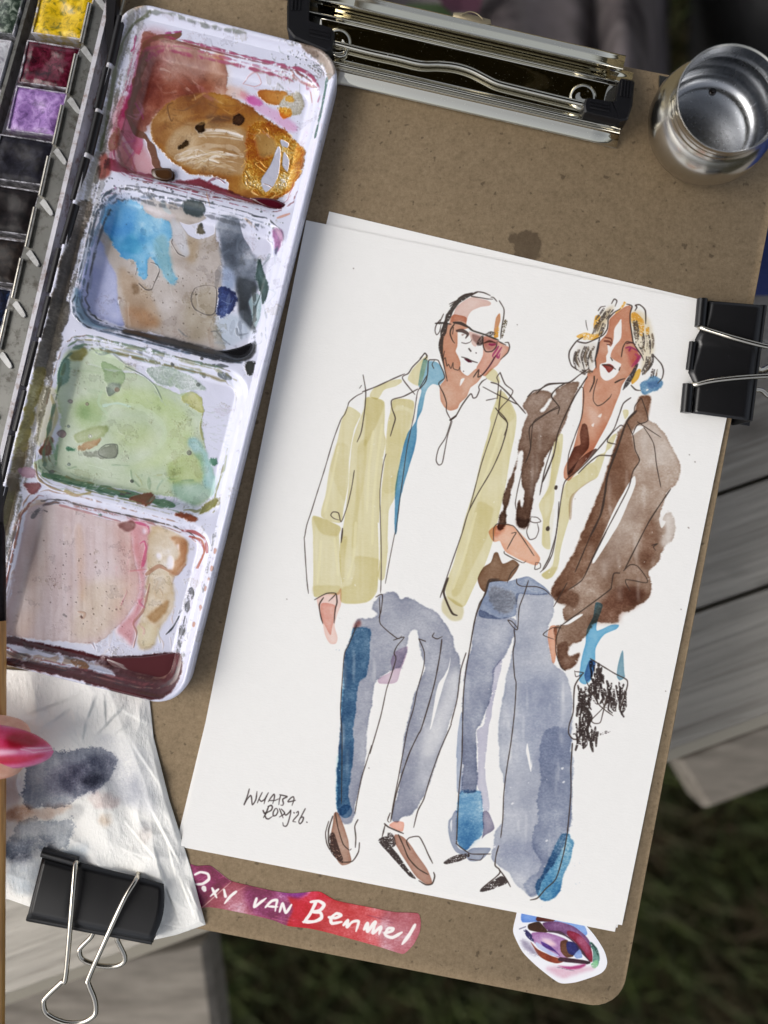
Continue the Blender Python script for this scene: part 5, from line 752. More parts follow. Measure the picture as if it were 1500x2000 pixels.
# ---------------------------------------------------------------- setting: grass, bench
mm = .001
random.seed(4); RS = np.random.RandomState(4)
BOARD_C = Vector((0, 0, 0)); STAINS = [(1030, 478, 31), (1004, 466, 17), (1020, 500, 22), (1046, 495, 18), (1045, 441, 2.6), (1000, 462, 11)]
M_grass = grass_mat()
g = MB().grid(lambda i, j: Vector(((i - .5) * 80, (j - .5) * 80, -ZB)), 8, 8); tag(g.build('ground', M_grass), kind='structure')
k = M('dry_ground', (120, 108, 84), .95, 0, .1); n = k.noise(16, 5, .65); k.color(k.ramp(n, [(.34, (84, 84, 46)), (.48, (120, 108, 82)), (.7, (150, 136, 110))])); k.bump(n, .01)
g = MB().grid(lambda i, j: Vector((-8 + 16 * i, .36 + 5 * j + .03 * math.sin(i * 90), -ZB + .004)), 60, 4); tag(g.build('path', k.m), kind='structure')
def blades():
    V = []; Fc = []; n = 0
    while n < 15000:
        x, y = RS.uniform(-.6, .62), RS.uniform(-.72, .7)
        if abs(x) < .2 and -.3 < y < .25: continue
        h = RS.uniform(.02, .07); a = RS.uniform(0, 6.28); w_ = RS.uniform(.0015, .0032); lx, ly = math.cos(a) * h * RS.uniform(.3, 1.1), math.sin(a) * h * RS.uniform(.3, 1.1)
        c, s_ = -math.sin(a) * w_, math.cos(a) * w_; b = len(V)
        V += [(x - c, y - s_, -ZB), (x + c, y + s_, -ZB), (x + lx * .5 + c * .7, y + ly * .5 + s_ * .7, -ZB + h * .65), (x + lx * .5 - c * .7, y + ly * .5 - s_ * .7, -ZB + h * .65), (x + lx, y + ly, -ZB + h)]
        Fc += [(b, b + 1, b + 2, b + 3), (b + 3, b + 2, b + 4)]; n += 1
    k = M('grass_blade', (58, 72, 30), .7, 0, .2); k.color(k.ramp(k.noise(14, 4, .6), [(.36, (56, 46, 32)), (.5, (44, 50, 25)), (.68, (62, 72, 32))]))
    o = mk('grass', V, Fc, k.m, smooth=False); tag(o, kind='stuff')
blades()
# weathered bench: planks run up to the right
ANG = math.atan(.352); M_wood = wood_mat(ANG)
bench = empty('wooden_bench', Vector((0, 0, -ZB)), 'weathered grey plank bench under the clipboard', 'bench')
ZT = -.085
def plank(name, v0, v1, u0=-650, u1=2300, z=ZT, th=.022, sl0=.352, sl1=.352, m=None, par=None):
    q = [(u0, v0 - sl0 * (u0 - 1450)), (u1, v0 - sl0 * (u1 - 1450)), (u1, v1 - sl1 * (u1 - 1450)), (u0, v1 - sl1 * (u0 - 1450))]
    return MB().prism([P(a, b, z) for a, b in q], th, .0022).build(name, m or M_wood, par or bench, smooth=False)
for v0, v1, s0, s1 in ((1168, 1412, .345, .368), (954, 1158, .345, .345), (744, 945, .34, .345), (538, 736, .34, .34), (345, 531, .34, .34)): plank('plank', v0, v1, sl0=s0, sl1=s1)
k = M('pale_worn_wood', (168, 160, 144), .8); k.bump(k.noise(300), .0003); M_pale = k.m
q = [(-650, 1412 - .368 * (-650 - 1450)), (2300, 1412 - .368 * 850), (2300, 1434 - .368 * 850), (-650, 1434 + .368 * 2100)]
a, b, c, d_ = [P(u, v, ZT - (.001 if i < 2 else .010)) for i, (u, v) in enumerate(q)]
MB().add([a, b, c, d_] + [p - Vector((0, 0, .02)) for p in (a, b, c, d_)], [(0, 1, 2, 3), (4, 5, 6, 7), (0, 1, 5, 4), (1, 2, 6, 5), (2, 3, 7, 6), (3, 0, 4, 7)]).build('edge_strip', M_pale, bench, smooth=False)
k = M('mid_grey_wood', (118, 112, 102), .85); k.color(k.ramp(k.noise(1, 5, .6, k.co((30, 160, 160), -ANG)), [(.3, (104, 97, 88)), (.7, (146, 139, 128))])); M_low = k.m  # streaky mid-grey brownish wood of the lower boards
MB().prism([P(u, v, -.2) for u, v in ((1322, 1486), (1378, 1581), (1800, 1425), (1800, 1300))], .03, .004).build('lower_board', M_low, bench, smooth=False)
MB().prism([P(u, v, -.18) for u, v in ((-200, 1960), (402, 1838), (424, 1990), (440, 2150), (-200, 2200))], .03, .004).build('lower_board', M_low, bench, smooth=False)
for u, v in ((1700, 1120), (-300, 1500)):
    p = P(u, v, ZT); MB().box((p.x - .03, p.y - .03, -ZB), (p.x + .03, p.y + .03, ZT - .0225)).build('leg', M_wood, bench, smooth=False)
# unseen dark canopy added overhead to darken reflections in chrome and wet paint
par = empty('added_parasol', Vector((.15, 1.9, -ZB)), 'unseen dark canopy added above the bench to darken reflections in the chrome clip', 'added_parasol')
k = M('added_canopy_canvas', (66, 62, 40), .9, 0, .1); k.bump(k.noise(300, 2), .0006); M_can = k.m; PC = Vector((.0, .42, 1.45))
for i in range(8):
    a0, a1 = i * math.pi / 4 + .2, (i + 1) * math.pi / 4 + .2; am = (a0 + a1) / 2; g = MB()
    def cf(u, v, a0=a0, a1=a1): 
        a = a0 + (a1 - a0) * u; r = (.04 + .96 * v) * (1 - .06 * math.sin(math.pi * u) * v); return PC + Vector((r * math.cos(a), r * math.sin(a), .32 - .32 * v ** 1.3))
    g.grid(cf, 6, 8).build('added_canopy_panel', M_can, par)
    MB().tube([cf(0, 0) - Vector((0, 0, .012)), cf(0, .5) - Vector((0, 0, .012)), cf(0, 1) - Vector((0, 0, .012))], .006, 6).build('rib', M_wood, par)
MB().tube([Vector((.15, 1.9, -ZB)), Vector((.13, 1.88, .9)), Vector((.1, 1.6, 1.75)), Vector((.04, .8, 1.95)), PC + Vector((0, 0, .36))], .02, 10).build('added_pole', M_wood, par)
# ---------------------------------------------------------------- clipboard
cb = empty('clipboard', P(800, 1000, 0) - Vector((0, 0, .003)), 'brown hardboard clipboard with chrome clip holding the watercolour sheets', 'clipboard')
def rounded(corners, r, n=8):
    out = []; N_ = len(corners)
    for i in range(N_):
        p = Vector(corners[i]); a = (Vector(corners[i - 1]) - p).normalized(); b = (Vector(corners[(i + 1) % N_]) - p).normalized(); ang = a.angle(b); t = r / math.tan(ang / 2)
        p0, p1 = p + a * t, p + b * t; c = p + (a + b).normalized() * (r / math.sin(ang / 2)); v0 = p0 - c; v1 = p1 - c
        for k in range(n + 1):
            q = v0.lerp(v1, k / n); out.append(tuple(c + q.normalized() * r))
    return out
bd = rounded([(150, -80), (1548, 193), (1211, 1975), (-170, 1706)], 62)
M_board = board_mat()
MB().prism([P(u, v, 0) for u, v in bd], .003, .0003).build('board', M_board, cb, autosmooth=50)
k = M('chrome', (208, 204, 190), .04, 1); n = k.noise(70, 3); k.bump(n, .00012, .25); n = k.noise(1900, 2); k.rough(k.ramp(n, [(.68, .04), (.72, .35)])); M_chrome = k.m
ea, et = (.9748, .2232), (-.2232, .9748)
def CP(a, t, z): return P(a * ea[0] + t * et[0], a * ea[1] + t * et[1], z)
def extr(name, prof, a0, a1, m, nseg=2, endround=0):
    pr = smooth3([(t, z, 0) for t, z in prof], 6); N_ = len(pr)
    V = []; 
    for i in range(nseg + 1):
        a = a0 + (a1 - a0) * i / nseg; V += [CP(a, p.x, p.y * mm) for p in pr]
    Fc = [(i * N_ + k, i * N_ + k + 1, (i + 1) * N_ + k + 1, (i + 1) * N_ + k) for i in range(nseg) for k in range(N_ - 1)]
    o = mk(name, V, Fc, m, cb); s = o.modifiers.new('thick', 'SOLIDIFY'); s.thickness = .0007; s.offset = -1; return o
T0 = -168
extr('clip_plate', [(T0 + t, z) for t, z in ((30, 4.6), (36, 5.4), (44, 5.9), (49, 6.6), (54, 7.2), (58, 6.7), (62, 5.9), (70, 5.7), (98, 5.7), (128, 5.7), (135, 5.9), (140, 6.6), (144, 6.5), (147, 5.9), (150, 6.2), (153, 5.8), (155, 4.0), (158, 3.5), (166, 2.7), (175, 1.6), (181, .7), (182, .5))], 580, 1238, M_chrome, 12)
extr('clip_roll', [(T0 + t, z) for t, z in ((3, 3.0), (1, 6.0), (2, 7.9), (6, 8.3), (12, 8.6), (14, 8.8), (20, 9.5), (26, 10.15), (29, 10.0), (31, 8.6), (33, 7.0), (31, 5.6))], 600, 1216, M_chrome, 8)
wire = smooth3([P(u, v, 7.4 * mm) for u, v in ((630, 80), (660, 86), (720, 101), (775, 113), (812, 122), (832, 124.5), (858, 124.5), (890, 128), (920, 137), (948, 151), (966, 160), (985, 166), (1040, 179.5), (1100, 194), (1150, 206))], 6)
MB().tube(wire, .00088, 12).build('wire_lever', M_chrome, cb)
k = M('black_plastic', (16, 16, 19), .38); k.bump(k.noise(1500), .00003); k.b.inputs['Specular IOR Level'].default_value = .3; M_black = k.m
def grip(pts, ribs):
    g_ = MB().prism([P(u, v, 11 * mm) for u, v in rounded(pts, 5, 4)], .009, .0006)
    for (u0, v0), (u1, v1) in ribs: g_.tube([P(u0, v0, 11.1 * mm), P(u1, v1, 11.1 * mm)], .00035, 6)
    g_.build('corner_grip', M_black, cb, autosmooth=35)
grip([(1212, 150), (1241, 156), (1236, 205), (1227, 233), (1212, 236), (1142, 219), (1140, 205), (1144, 190), (1196, 202), (1207, 196)], [((1216 + i * 6, 156 + i), (1213 + i * 6, 188 + i)) for i in range(4)] + [((1152, 197 + i * 6), (1190, 205 + i * 6)) for i in range(3)])
grip([(568, -90), (606, -86), (601, 44), (650, 56), (654, 64), (648, 94), (638, 99), (574, 73), (560, 55), (560, 10)], [((576 + i * 7, -80), (571 + i * 7, 20)) for i in range(3)] + [((604, 54 + i * 7), (644, 63 + i * 7)) for i in range(3)])
for u, v in ((660, 82), (1138, 190)):
    p = P(u, v, 5.8 * mm); MB().lathe([(.0044, -.0006), (.0044, .0004), (.0038, .0008), (.0026, .0009), (.0016, .0005), (.0006, .0003), (.0002, .0003)], p, 28).build('rivet', M_chrome, cb)
MB().tube(smooth3([P(u, v, 6.5 * mm) for u, v in ((640, 92), (655, 108), (672, 108), (676, 98))], 6), .0006, 8).build('wire_end', M_chrome, cb)
g_ = MB().prism([P(u, v, 8 * mm) for u, v in ((886, 24), (905, 24), (958, 38), (960, 47), (945, 48), (884, 33))], .0012, .0002)
g_.tube(smooth3([P(u, v, 8.5 * mm) for u, v in ((900, 30), (915, 23), (930, 26), (944, 38))], 5), .0002, 6); g_.build('hanging_tab', bumpy('dull_tin', (150, 138, 112), .5, 400, .0001, .6), cb)
# ---------------------------------------------------------------- sheets of paper
im_sheet = paint_sheet().image('watercolour_sketch'); M_art = paper_mat(im_sheet); M_blank = paper_mat()
bk = fnoise(61, 45, 11, 909, 2)
def wav(sd, amp):
    ph = np.random.RandomState(sd).uniform(0, 6, 6)
    return lambda i, j: amp * (math.sin(3.1 * i + ph[0]) * math.sin(2.3 * j + ph[1]) + .5 * math.sin(6 * i + 4 * j + ph[2]))
o = slab('blank_sheet', [(643, 413), (1455, 606), (1201, 1820), (343, 1652)], 20, 26, .45 * mm, .0004, M_blank, zf=wav(2, .00005)); tag(o, 'blank white watercolour sheet directly beneath the painted sheet, showing along its top edge', 'paper', 'watercolour paper sheets')
o = slab('blank_sheet', [(650, 425), (1450, 612), (1206, 1812), (350, 1640)], 20, 26, .2 * mm, .00015, M_blank); tag(o, 'lowest thin white sheet under the painted sheet, showing a sliver at the lower right corner', 'paper', 'watercolour paper sheets')
o = slab('painted_sheet', [(598, 430), (1462, 609), (1215, 1807), (353, 1652)], 44, 60, 1.05 * mm, .0004, M_art, plan=(330, 400, 1150, 1430, 1.05 * mm), zf=lambda i, j: .00016 * float(bk[int(j * 60), int(i * 44)]) + .00008 * math.sin(3 * i + 2 * j)); tag(o, 'watercolour sketch of two standing people in jackets and blue jeans on white paper', 'painting', 'watercolour paper sheets')
def sticker(name, outl, m, plan, cr, z0, label):
    p, _ = spline([q[:2] for q in cr(outl)], True, 4)
    o = MB().prism([P(u, v, z0) for u, v in p], .00012).build(name, m, None, plan=plan, autosmooth=30); tag(o, label, 'sticker', 'stickers on the clipboard')
sticker('name_sticker', NAME_OUT, print_mat(paint_name().image('name_print')), (340, 1670, 500, 220, 0), N, .15 * mm, 'long red brush stroke sticker with a white handwritten name below the painting')
sticker('eye_sticker', EYE_OUT, print_mat(paint_eye().image('eye_print'), .35), (990, 1755, 210, 180, 0), V, .14 * mm, 'white cut out sticker of a painted purple eye at the board bottom corner')
# ---------------------------------------------------------------- folding paint box: mixing tray with four wells
box = empty('paint_box', P(200, 700, 0), 'white enamel folding paint box, its mixing tray with four messy wells open', 'paint box')
M_tray = tray_mat(paint_tray().image('tray_paint')); TP = (-140, -60, 860, 1480, 5 * mm)
th = math.atan(.2468); EA, EB, OX, OY = (math.cos(th), math.sin(th)), (-math.sin(th), math.cos(th)), 240, -2
TW, TL = 444, 1318
def TPX(a, b): return OX + a * EA[0] + b * EB[0], OY + a * EA[1] + b * EB[1]
def rr(a, b, a0, a1, b0, b1, r):
    qx = abs(a - (a0 + a1) / 2) - (a1 - a0) / 2 + r; qy = abs(b - (b0 + b1) / 2) - (b1 - b0) / 2 + r
    return math.hypot(max(qx, 0), max(qy, 0)) + min(max(qx, qy), 0) - r
WELLS = [(50, 420, 56, 336), (50, 420, 352, 640), (50, 420, 654, 952), (50, 420, 966, 1296)]
def sm(x): x = min(1, max(0, x)); return x * x * (3 - 2 * x)
def th_(a, b):
    h = 7.2
    for w_ in WELLS:
        s_ = -rr(a, b, *w_, 46)
        if s_ > -4:
            h = 7.2 - .5 * sm((s_ + 4) / 10) - 4.3 * sm((s_ - 4) / 24); break
    return h
NA, NB = 112, 330; V = []; idx = {}; Fc = []
ga = np.linspace(14, TW - 14, NA); gb = np.linspace(14, TL - 14, NB)
lump = fnoise(NB, NA, 10, 77, 3)
for j, b in enumerate(gb):
    for i, a in enumerate(ga):
        p = P(*TPX(a, b), 8 * mm); V.append((p.x, p.y, (th_(a, b) + .07 * float(lump[j, i])) * mm))
for j in range(NB - 1):
    for i in range(NA - 1):
        if rr((ga[i] + ga[i + 1]) / 2, (gb[j] + gb[j + 1]) / 2, 0, TW, 0, TL, 62) < -18: Fc.append((j * NA + i, j * NA + i + 1, (j + 1) * NA + i + 1, (j + 1) * NA + i))
used_v = sorted({i for f in Fc for i in f}); mp_ = {o_: n_ for n_, o_ in enumerate(used_v)}
mk('mixing_tray', [V[i] for i in used_v], [tuple(mp_[i] for i in f) for f in Fc], M_tray, box, plan=TP)
rim = []; NR = 0
base = [Vector((p[0], p[1])) for p in rounded([(0, 0), (TW, 0), (TW, TL), (0, TL)], 62, 12)]
g_ = MB(); prof = [(3, .2), (1, 4), (0, 8.4), (1, 9.5), (4, 10.1), (8, 10.1), (11, 9.4), (13, 8.6), (17, 7.9), (22, 7.3), (30, 6.4)]
n_ = len(base)
for ins, z in prof:
    for q in base:
        cx = min(max(q.x, 62), TW - 62); cy = min(max(q.y, 62), TL - 62); dv = Vector((q.x - cx, q.y - cy)); dv.normalize(); a, b = q.x - dv.x * ins, q.y - dv.y * ins
        p = P(*TPX(a, b), 9 * mm); g_.V.append(Vector((p.x, p.y, z * mm)))
for k_ in range(len(prof) - 1): g_.F += [(k_ * n_ + i, k_ * n_ + (i + 1) % n_, (k_ + 1) * n_ + (i + 1) % n_, (k_ + 1) * n_ + i) for i in range(n_)]
g_.build('tray_rim', M_tray, box, plan=TP)
MB().prism([P(*TPX(a, b), 1 * mm) for a, b in rounded([(4, 4), (TW - 4, 4), (TW - 4, TL - 4), (4, TL - 4)], 58, 6)], .0008).build('tray_base', bumpy('white_enamel', (222, 223, 236), .3, 200, .0001), box)
def wet(name, pts, col, z, rough=.06, th_=.0006):
    k = M(name + '_colour', col, rough); k.bump(k.noise(90, 2), .0002, .3)
    p, _ = spline(pts, True, 5); ctr = p.mean(0); n = len(p); g = MB()
    rings = [(1.0, -.5), (.994, -.06), (.985, .0), (.5, .0)]
    for s_, dz in rings:
        for u, v in p: q = P(ctr[0] + (u - ctr[0]) * s_, ctr[1] + (v - ctr[1]) * s_, z); g.V.append(q + Vector((0, 0, dz * mm)))
    for k2 in range(3): g.F += [(k2 * n + i, k2 * n + (i + 1) % n, (k2 + 1) * n + (i + 1) % n, (k2 + 1) * n + i) for i in range(n)]
    g.F.append(tuple(range(3 * n, 4 * n))); return g.build('wet_paint', k.m, box)
wet('maroon', T4([(650,1050),(860,1041),(1050,1018),(1108,1022),(1112,1150),(1055,1245),(940,1280),(810,1252),(690,1215),(740,1165),(700,1110)]), (84, 44, 48), 3.6 * mm)
wet('black', T2([(900,1005),(1000,1006),(1100,985),(1185,955),(1204,1010),(1168,1062),(1060,1080),(960,1055),(900,1035)]), (24, 24, 27), 3.4 * mm)
wet('wine', T1([(870,1160),(1000,1165),(1075,1200),(1045,1230),(950,1208)]), (72, 14, 28), 4.6 * mm)
wet('umber', T1([(288,990),(398,987),(410,1038),(368,1058),(302,1040)]), (70, 46, 28), 4.2 * mm)
# ---------------------------------------------------------------- the pan half of the paint box
def HX(y): return 213 - .2367 * (y - 60)
def XR(y): return 180 - .281 * y
M_steel = grime_metal('dull_steel', (128, 128, 124), .42, (62, 56, 48), .7); M_rail = grime_metal('bright_rail', (200, 195, 184), .22, (70, 56, 48), .55); M_tab = grime_metal('tinned_tab', (196, 196, 194), .45, (90, 80, 72), .35, .6)
M_encl = grime_metal('dirty_enamel', (206, 204, 210), .35, (120, 84, 60), .8, 0)
def strip(name, fa, fb, y0, y1, z, th_, m, n=10, par=box):
    V = []; 
    for i in range(n + 1):
        y = y0 + (y1 - y0) * i / n; V += [P(fa(y), y, z), P(fb(y), y, z), P(fb(y), y, z) - Vector((0, 0, th_)), P(fa(y), y, z) - Vector((0, 0, th_))]
    Fc = [(i * 4 + k_, i * 4 + (k_ + 1) % 4, i * 4 + 4 + (k_ + 1) % 4, i * 4 + 4 + k_) for i in range(n) for k_ in range(4)] + [(0, 1, 2, 3), (n * 4, n * 4 + 1, n * 4 + 2, n * 4 + 3)]
    return mk(name, V, Fc, m, par, autosmooth=30)
strip('box_floor', lambda y: HX(y) - 420, lambda y: HX(y) - 10, -150, 1200, 1.2 * mm, .001, M_encl)
strip('retaining_plate', lambda y: XR(y) + 3, lambda y: HX(y) - 19, -150, 1150, 7.6 * mm, .0005, M_steel)
strip('box_rim', lambda y: HX(y) - 20, lambda y: HX(y) - 11, -150, 1150, 8.6 * mm, .0074, M_encl)
strip('divider', lambda y: XR(y) - 128, lambda y: XR(y) - 121, -150, 1150, 6.6 * mm, .0054, M_steel)
hp = [(236, 30), (213, 131), (192, 219), (171, 306), (146, 397), (121.5, 483), (98, 577), (76, 665), (51, 760), (29, 847), (8, 946), (-14, 1035)]
MB().tube([P(250, -30, 8.8 * mm), P(-16, 1045, 8.8 * mm)], .0006, 8).build('hinge_pin', M_rail, box)
k = M('black_hinge', (26, 24, 26), .32, .3); k.color(k.mix(k.ramp(k.noise(160, 3), [(.66, 0.0), (.7, 1.0)]), lin((27, 25, 27)), lin((120, 28, 36)))); M_hinge = k.m
for i in range(len(hp) - 1):
    (u0, v0), (u1, v1) = hp[i], hp[i + 1]; t0, t1 = .04, .95; o_ = (-2 if i % 2 else 2)
    a, b = P(u0 + (u1 - u0) * t0 + o_, v0 + (v1 - v0) * t0, 8.8 * mm), P(u0 + (u1 - u0) * t1 + o_, v0 + (v1 - v0) * t1, 8.8 * mm); MB().tube([a, a.lerp(b, .5), b], .0015, 12).build('hinge_barrel', M_hinge, box, autosmooth=50)
MB().prism([P(u, v, 9.6 * mm) for u, v in ((208, -60), (232, -60), (226, 40), (219, 112), (210, 108), (205, 70))], .004, .0006).build('hinge_end', M_hinge, box, autosmooth=40)
for k_ in range(-1, 9):
    du, dv = -26.7 * k_, 99.6 * k_
    if -40 < 183 + du: 
        MB().prism([P(u + du, v + dv, 8.5 * mm) for u, v in ((157, 97), (164, 89), (168, 91), (181, 111), (183.5, 118), (181, 122), (177, 121.5), (171, 115))], .0006, .00015).build('pan_clip', M_tab, box, autosmooth=40)
        MB().tube([P(149 + du, 107 + dv, 8.4 * mm), P(132 + du, 184 + dv, 8.4 * mm)], .0008, 10).build('retaining_rail', M_rail, box, autosmooth=50)
# loose colour pans standing in the box: each pan is its own thing
k = M('white_pan_plastic', (206, 206, 210), .35); k.color(k.mix(k.ramp(k.noise(420, 4), [(.52, 0.0), (.66, .7)]), lin((208, 207, 212)), lin((96, 74, 92)))); M_pan = k.m
def cake_mat(nm, c0, c1, c2, rough, sc=420):
    k = M(nm, c0, rough if max(c0) > 60 else .5, 0, .5 if max(c0) > 60 else .22); n = k.noise(sc, 5, .65, None, .8); k.color(k.ramp(n, [(.36, c2), (.5, c0), (.68, c1)])); k.bump(k.noise(sc * .5, 4, .6, None, .6), .0003, .5); return k.m
def pan(yr, xr, w_, hgt, label, cols, rough=.3, tint=None, seed=0):
    c4 = [(xr - w_, yr - .155 * w_), (xr, yr), (xr - .281 * hgt, yr + hgt), (xr - w_ - .281 * hgt + 4, yr + hgt - .13 * w_)]
    t = empty('paint_pan', P(c4[0][0] + w_ / 2, yr + 40, 1.3 * mm), label, 'paint pan', 'watercolour pans in the box'); zt, zb = 7.4 * mm, 1.3 * mm
    outer = [P(u, v, zt) for u, v in c4]; ctr = sum(outer, Vector()) / 4; inner = [ctr + (p - ctr) * .95 for p in outer]; dn = lambda ps, z: [Vector((p.x, p.y, z)) for p in ps]
    V = outer + inner + dn(outer, zb) + dn(inner, zb + .0008); r4 = range(4)
    Fc = [(i, (i + 1) % 4, 4 + (i + 1) % 4, 4 + i) for i in r4] + [(i, (i + 1) % 4, 8 + (i + 1) % 4, 8 + i) for i in r4] + [(4 + i, 4 + (i + 1) % 4, 12 + (i + 1) % 4, 12 + i) for i in r4] + [(8, 9, 10, 11), (12, 13, 14, 15)]
    kp = M('pan_plastic_' + str(seed), (206, 206, 210), .35); kp.color(kp.mix(kp.ramp(kp.noise(300, 5, .7), [(.40, 0.0), (.56, .9)]), lin((190, 188, 194)), lin(tuple(x * .7 + 14 for x in cols[0])))); mk('pan_shell', V, Fc, kp.m, t, smooth=False)
    r_ = fnoise(21, 21, 6, 300 + seed, 3)
    def f(i, j):
        p = (inner[0] * (1 - i) + inner[1] * i) * (1 - j) + (inner[3] * (1 - i) + inner[2] * i) * j
        e = min(i, 1 - i, j, 1 - j); dip = -1.2 * math.exp(-((i - .45) ** 2 + (j - .5) ** 2) / .06)
        return Vector((p.x, p.y, zt + (-.1 + .7 * sm(e / .12) + dip + .45 * float(r_[int(j * 20), int(i * 20)])) * mm - .0004))
    g = MB().grid(f, 20, 20); ccc = cols; g.build('paint_cake', cake_mat('cake_' + str(seed), *ccc, rough), t)
pan(-10, 186, 105, 88, 'yellow watercolour pan streaked with green at the top of the row', ((208, 170, 14), (232, 200, 40), (120, 112, 20)), .3, seed=1)
pan(94, 158, 105, 80, 'dark wine red watercolour pan below the yellow one', ((76, 14, 32), (110, 36, 60), (44, 8, 20)), .22, seed=2)
pan(182, 132, 100, 84, 'lilac purple watercolour pan between the red and the black pans', ((146, 108, 172), (178, 146, 200), (98, 66, 122)), .4, seed=3)
pan(278, 107, 108, 84, 'blue black watercolour pan right below the lilac pan', ((22, 20, 30), (40, 40, 50), (10, 8, 14)), .28, seed=4)
pan(374, 79, 108, 86, 'brown black watercolour pan, fifth from the top of the row', ((20, 14, 15), (34, 26, 27), (9, 6, 8)), .3, seed=5)
pan(472, 52, 108, 84, 'rusty dark brown watercolour pan cut by the left photo edge', ((28, 20, 17), (46, 36, 30), (13, 9, 8)), .35, seed=6)
pan(566, 24, 108, 90, 'navy blue watercolour pan, lowest one in view on the left edge', ((14, 20, 44), (40, 60, 96), (7, 9, 18)), .3, seed=7)
pan(-26, 52, 100, 94, 'white walled pan with dark green paint in the upper left photo corner', ((52, 66, 54), (150, 160, 146), (24, 32, 28)), .3, seed=8)
pan(80, 22, 100, 90, 'pale grey empty looking pan under the dark green pan on the left edge', ((196, 196, 200), (216, 216, 220), (150, 146, 156)), .3, seed=9)
# ---------------------------------------------------------------- paper towel under the tray and clip
M_tis = tissue_mat(paint_tissue().image('towel_stain'))
right_ = [(288, 1325), (300, 1440), (330, 1560), (352, 1630), (374, 1700), (388, 1755), (402, 1806)]; bot_ = [(-90, 1738), (18, 1757), (60, 1772), (180, 1800), (300, 1836), (345, 1826), (402, 1806)]
def pl(L, t):
    x = t * (len(L) - 1); i = min(len(L) - 2, int(x)); f_ = x - i; return Vector((L[i][0] * (1 - f_) + L[i + 1][0] * f_, L[i][1] * (1 - f_) + L[i + 1][1] * f_))
tn = fnoise(211, 211, 26, 401, 5); tn2 = fnoise(211, 211, 65, 431, 3)
rg1 = vnoise(211, 211, 55, 72, 777); rg2 = vnoise(211, 211, 28, 25, 791)
CREASE = [(40, 1400, 170, 1352, .8, 4), (30, 1440, 110, 1422, .6, 4), (196, 1450, 262, 1410, .7, 5), (222, 1380, 300, 1420, .6, 5), (250, 1440, 316, 1540, .7, 8), (20, 1700, 90, 1640, .7, 7), (262, 1700, 312, 1716, .8, 5), (325, 1640, 345, 1720, .9, 6), (360, 1720, 398, 1800, .7, 4), (70, 1431, 140, 1383, .9, 5), (160, 1448, 168, 1411, 1.0, 4), (168, 1411, 188, 1358, 1.0, 5), (182, 1442, 249, 1372, 1.1, 5), (204, 1358, 207, 1414, -.9, 4), (140, 1383, 146, 1412, .6, 4), (284, 1560, 352, 1690, 1.3, 10), (240, 1600, 322, 1700, .8, 8), (300, 1650, 330, 1760, -1.0, 9), (240, 1660, 300, 1680, .8, 6), (318, 1720, 352, 1800, 1.2, 7), (345, 1700, 380, 1790, .9, 6)]
def tf(i, j):
    TLc, TRc = Vector((-110, 1300)), Vector(right_[0]); BLc, BRc = Vector(bot_[0]), Vector(right_[-1])
    top = TLc.lerp(TRc, i); bo = pl(bot_, i); le = TLc.lerp(BLc, j); ri = pl(right_, j)
    p = top * (1 - j) + bo * j + le * (1 - i) + ri * i - (TLc.lerp(TRc, i) * (1 - j) + BLc.lerp(BRc, i) * j)
    z = 1.3 + .35 * float(tn[round(j * 210), round(i * 210)]) + .9 * float(tn2[round(j * 210), round(i * 210)])
    ii, jj = round(j * 210), round(i * 210); z += 1.5 * (1 - abs(float(rg1[ii, jj])) * 2.0) + .7 * (1 - abs(float(rg2[ii, jj])) * 2.0)
    for x0, y0, x1, y1, h, w_ in CREASE:
        d = Vector((x1 - x0, y1 - y0)); L = d.length; d /= L; q = Vector((p.x - x0, p.y - y0)); s_ = q.dot(d) / L; n = q.x * d.y - q.y * d.x
        z += .9 * h * sm(.5 + n / (w_ * .6)) * math.exp(-max(0, n) / 28) * sm(1.2 - abs(s_ - .5) * 1.9)
    e = min(1 - i, 1 - j) * 25
    z = .35 + .9 * max(0, z) * min(1, e + .35); q = P(p.x, p.y, 0)
    if p.y > 1795 - .195 * (310 - p.x) + 8 : z -= .4
    return P(p.x, p.y, z * mm)
o = MB().grid(tf, 210, 210).build('paper_towel', M_tis, None, plan=(-140, 1260, 600, 620, 1.5 * mm)); s = o.modifiers.new('thick', 'SOLIDIFY'); s.thickness = .0002; s.offset = -1
tag(o, 'crumpled white paper towel with grey blue paint stains under the binder clip', 'paper towel')
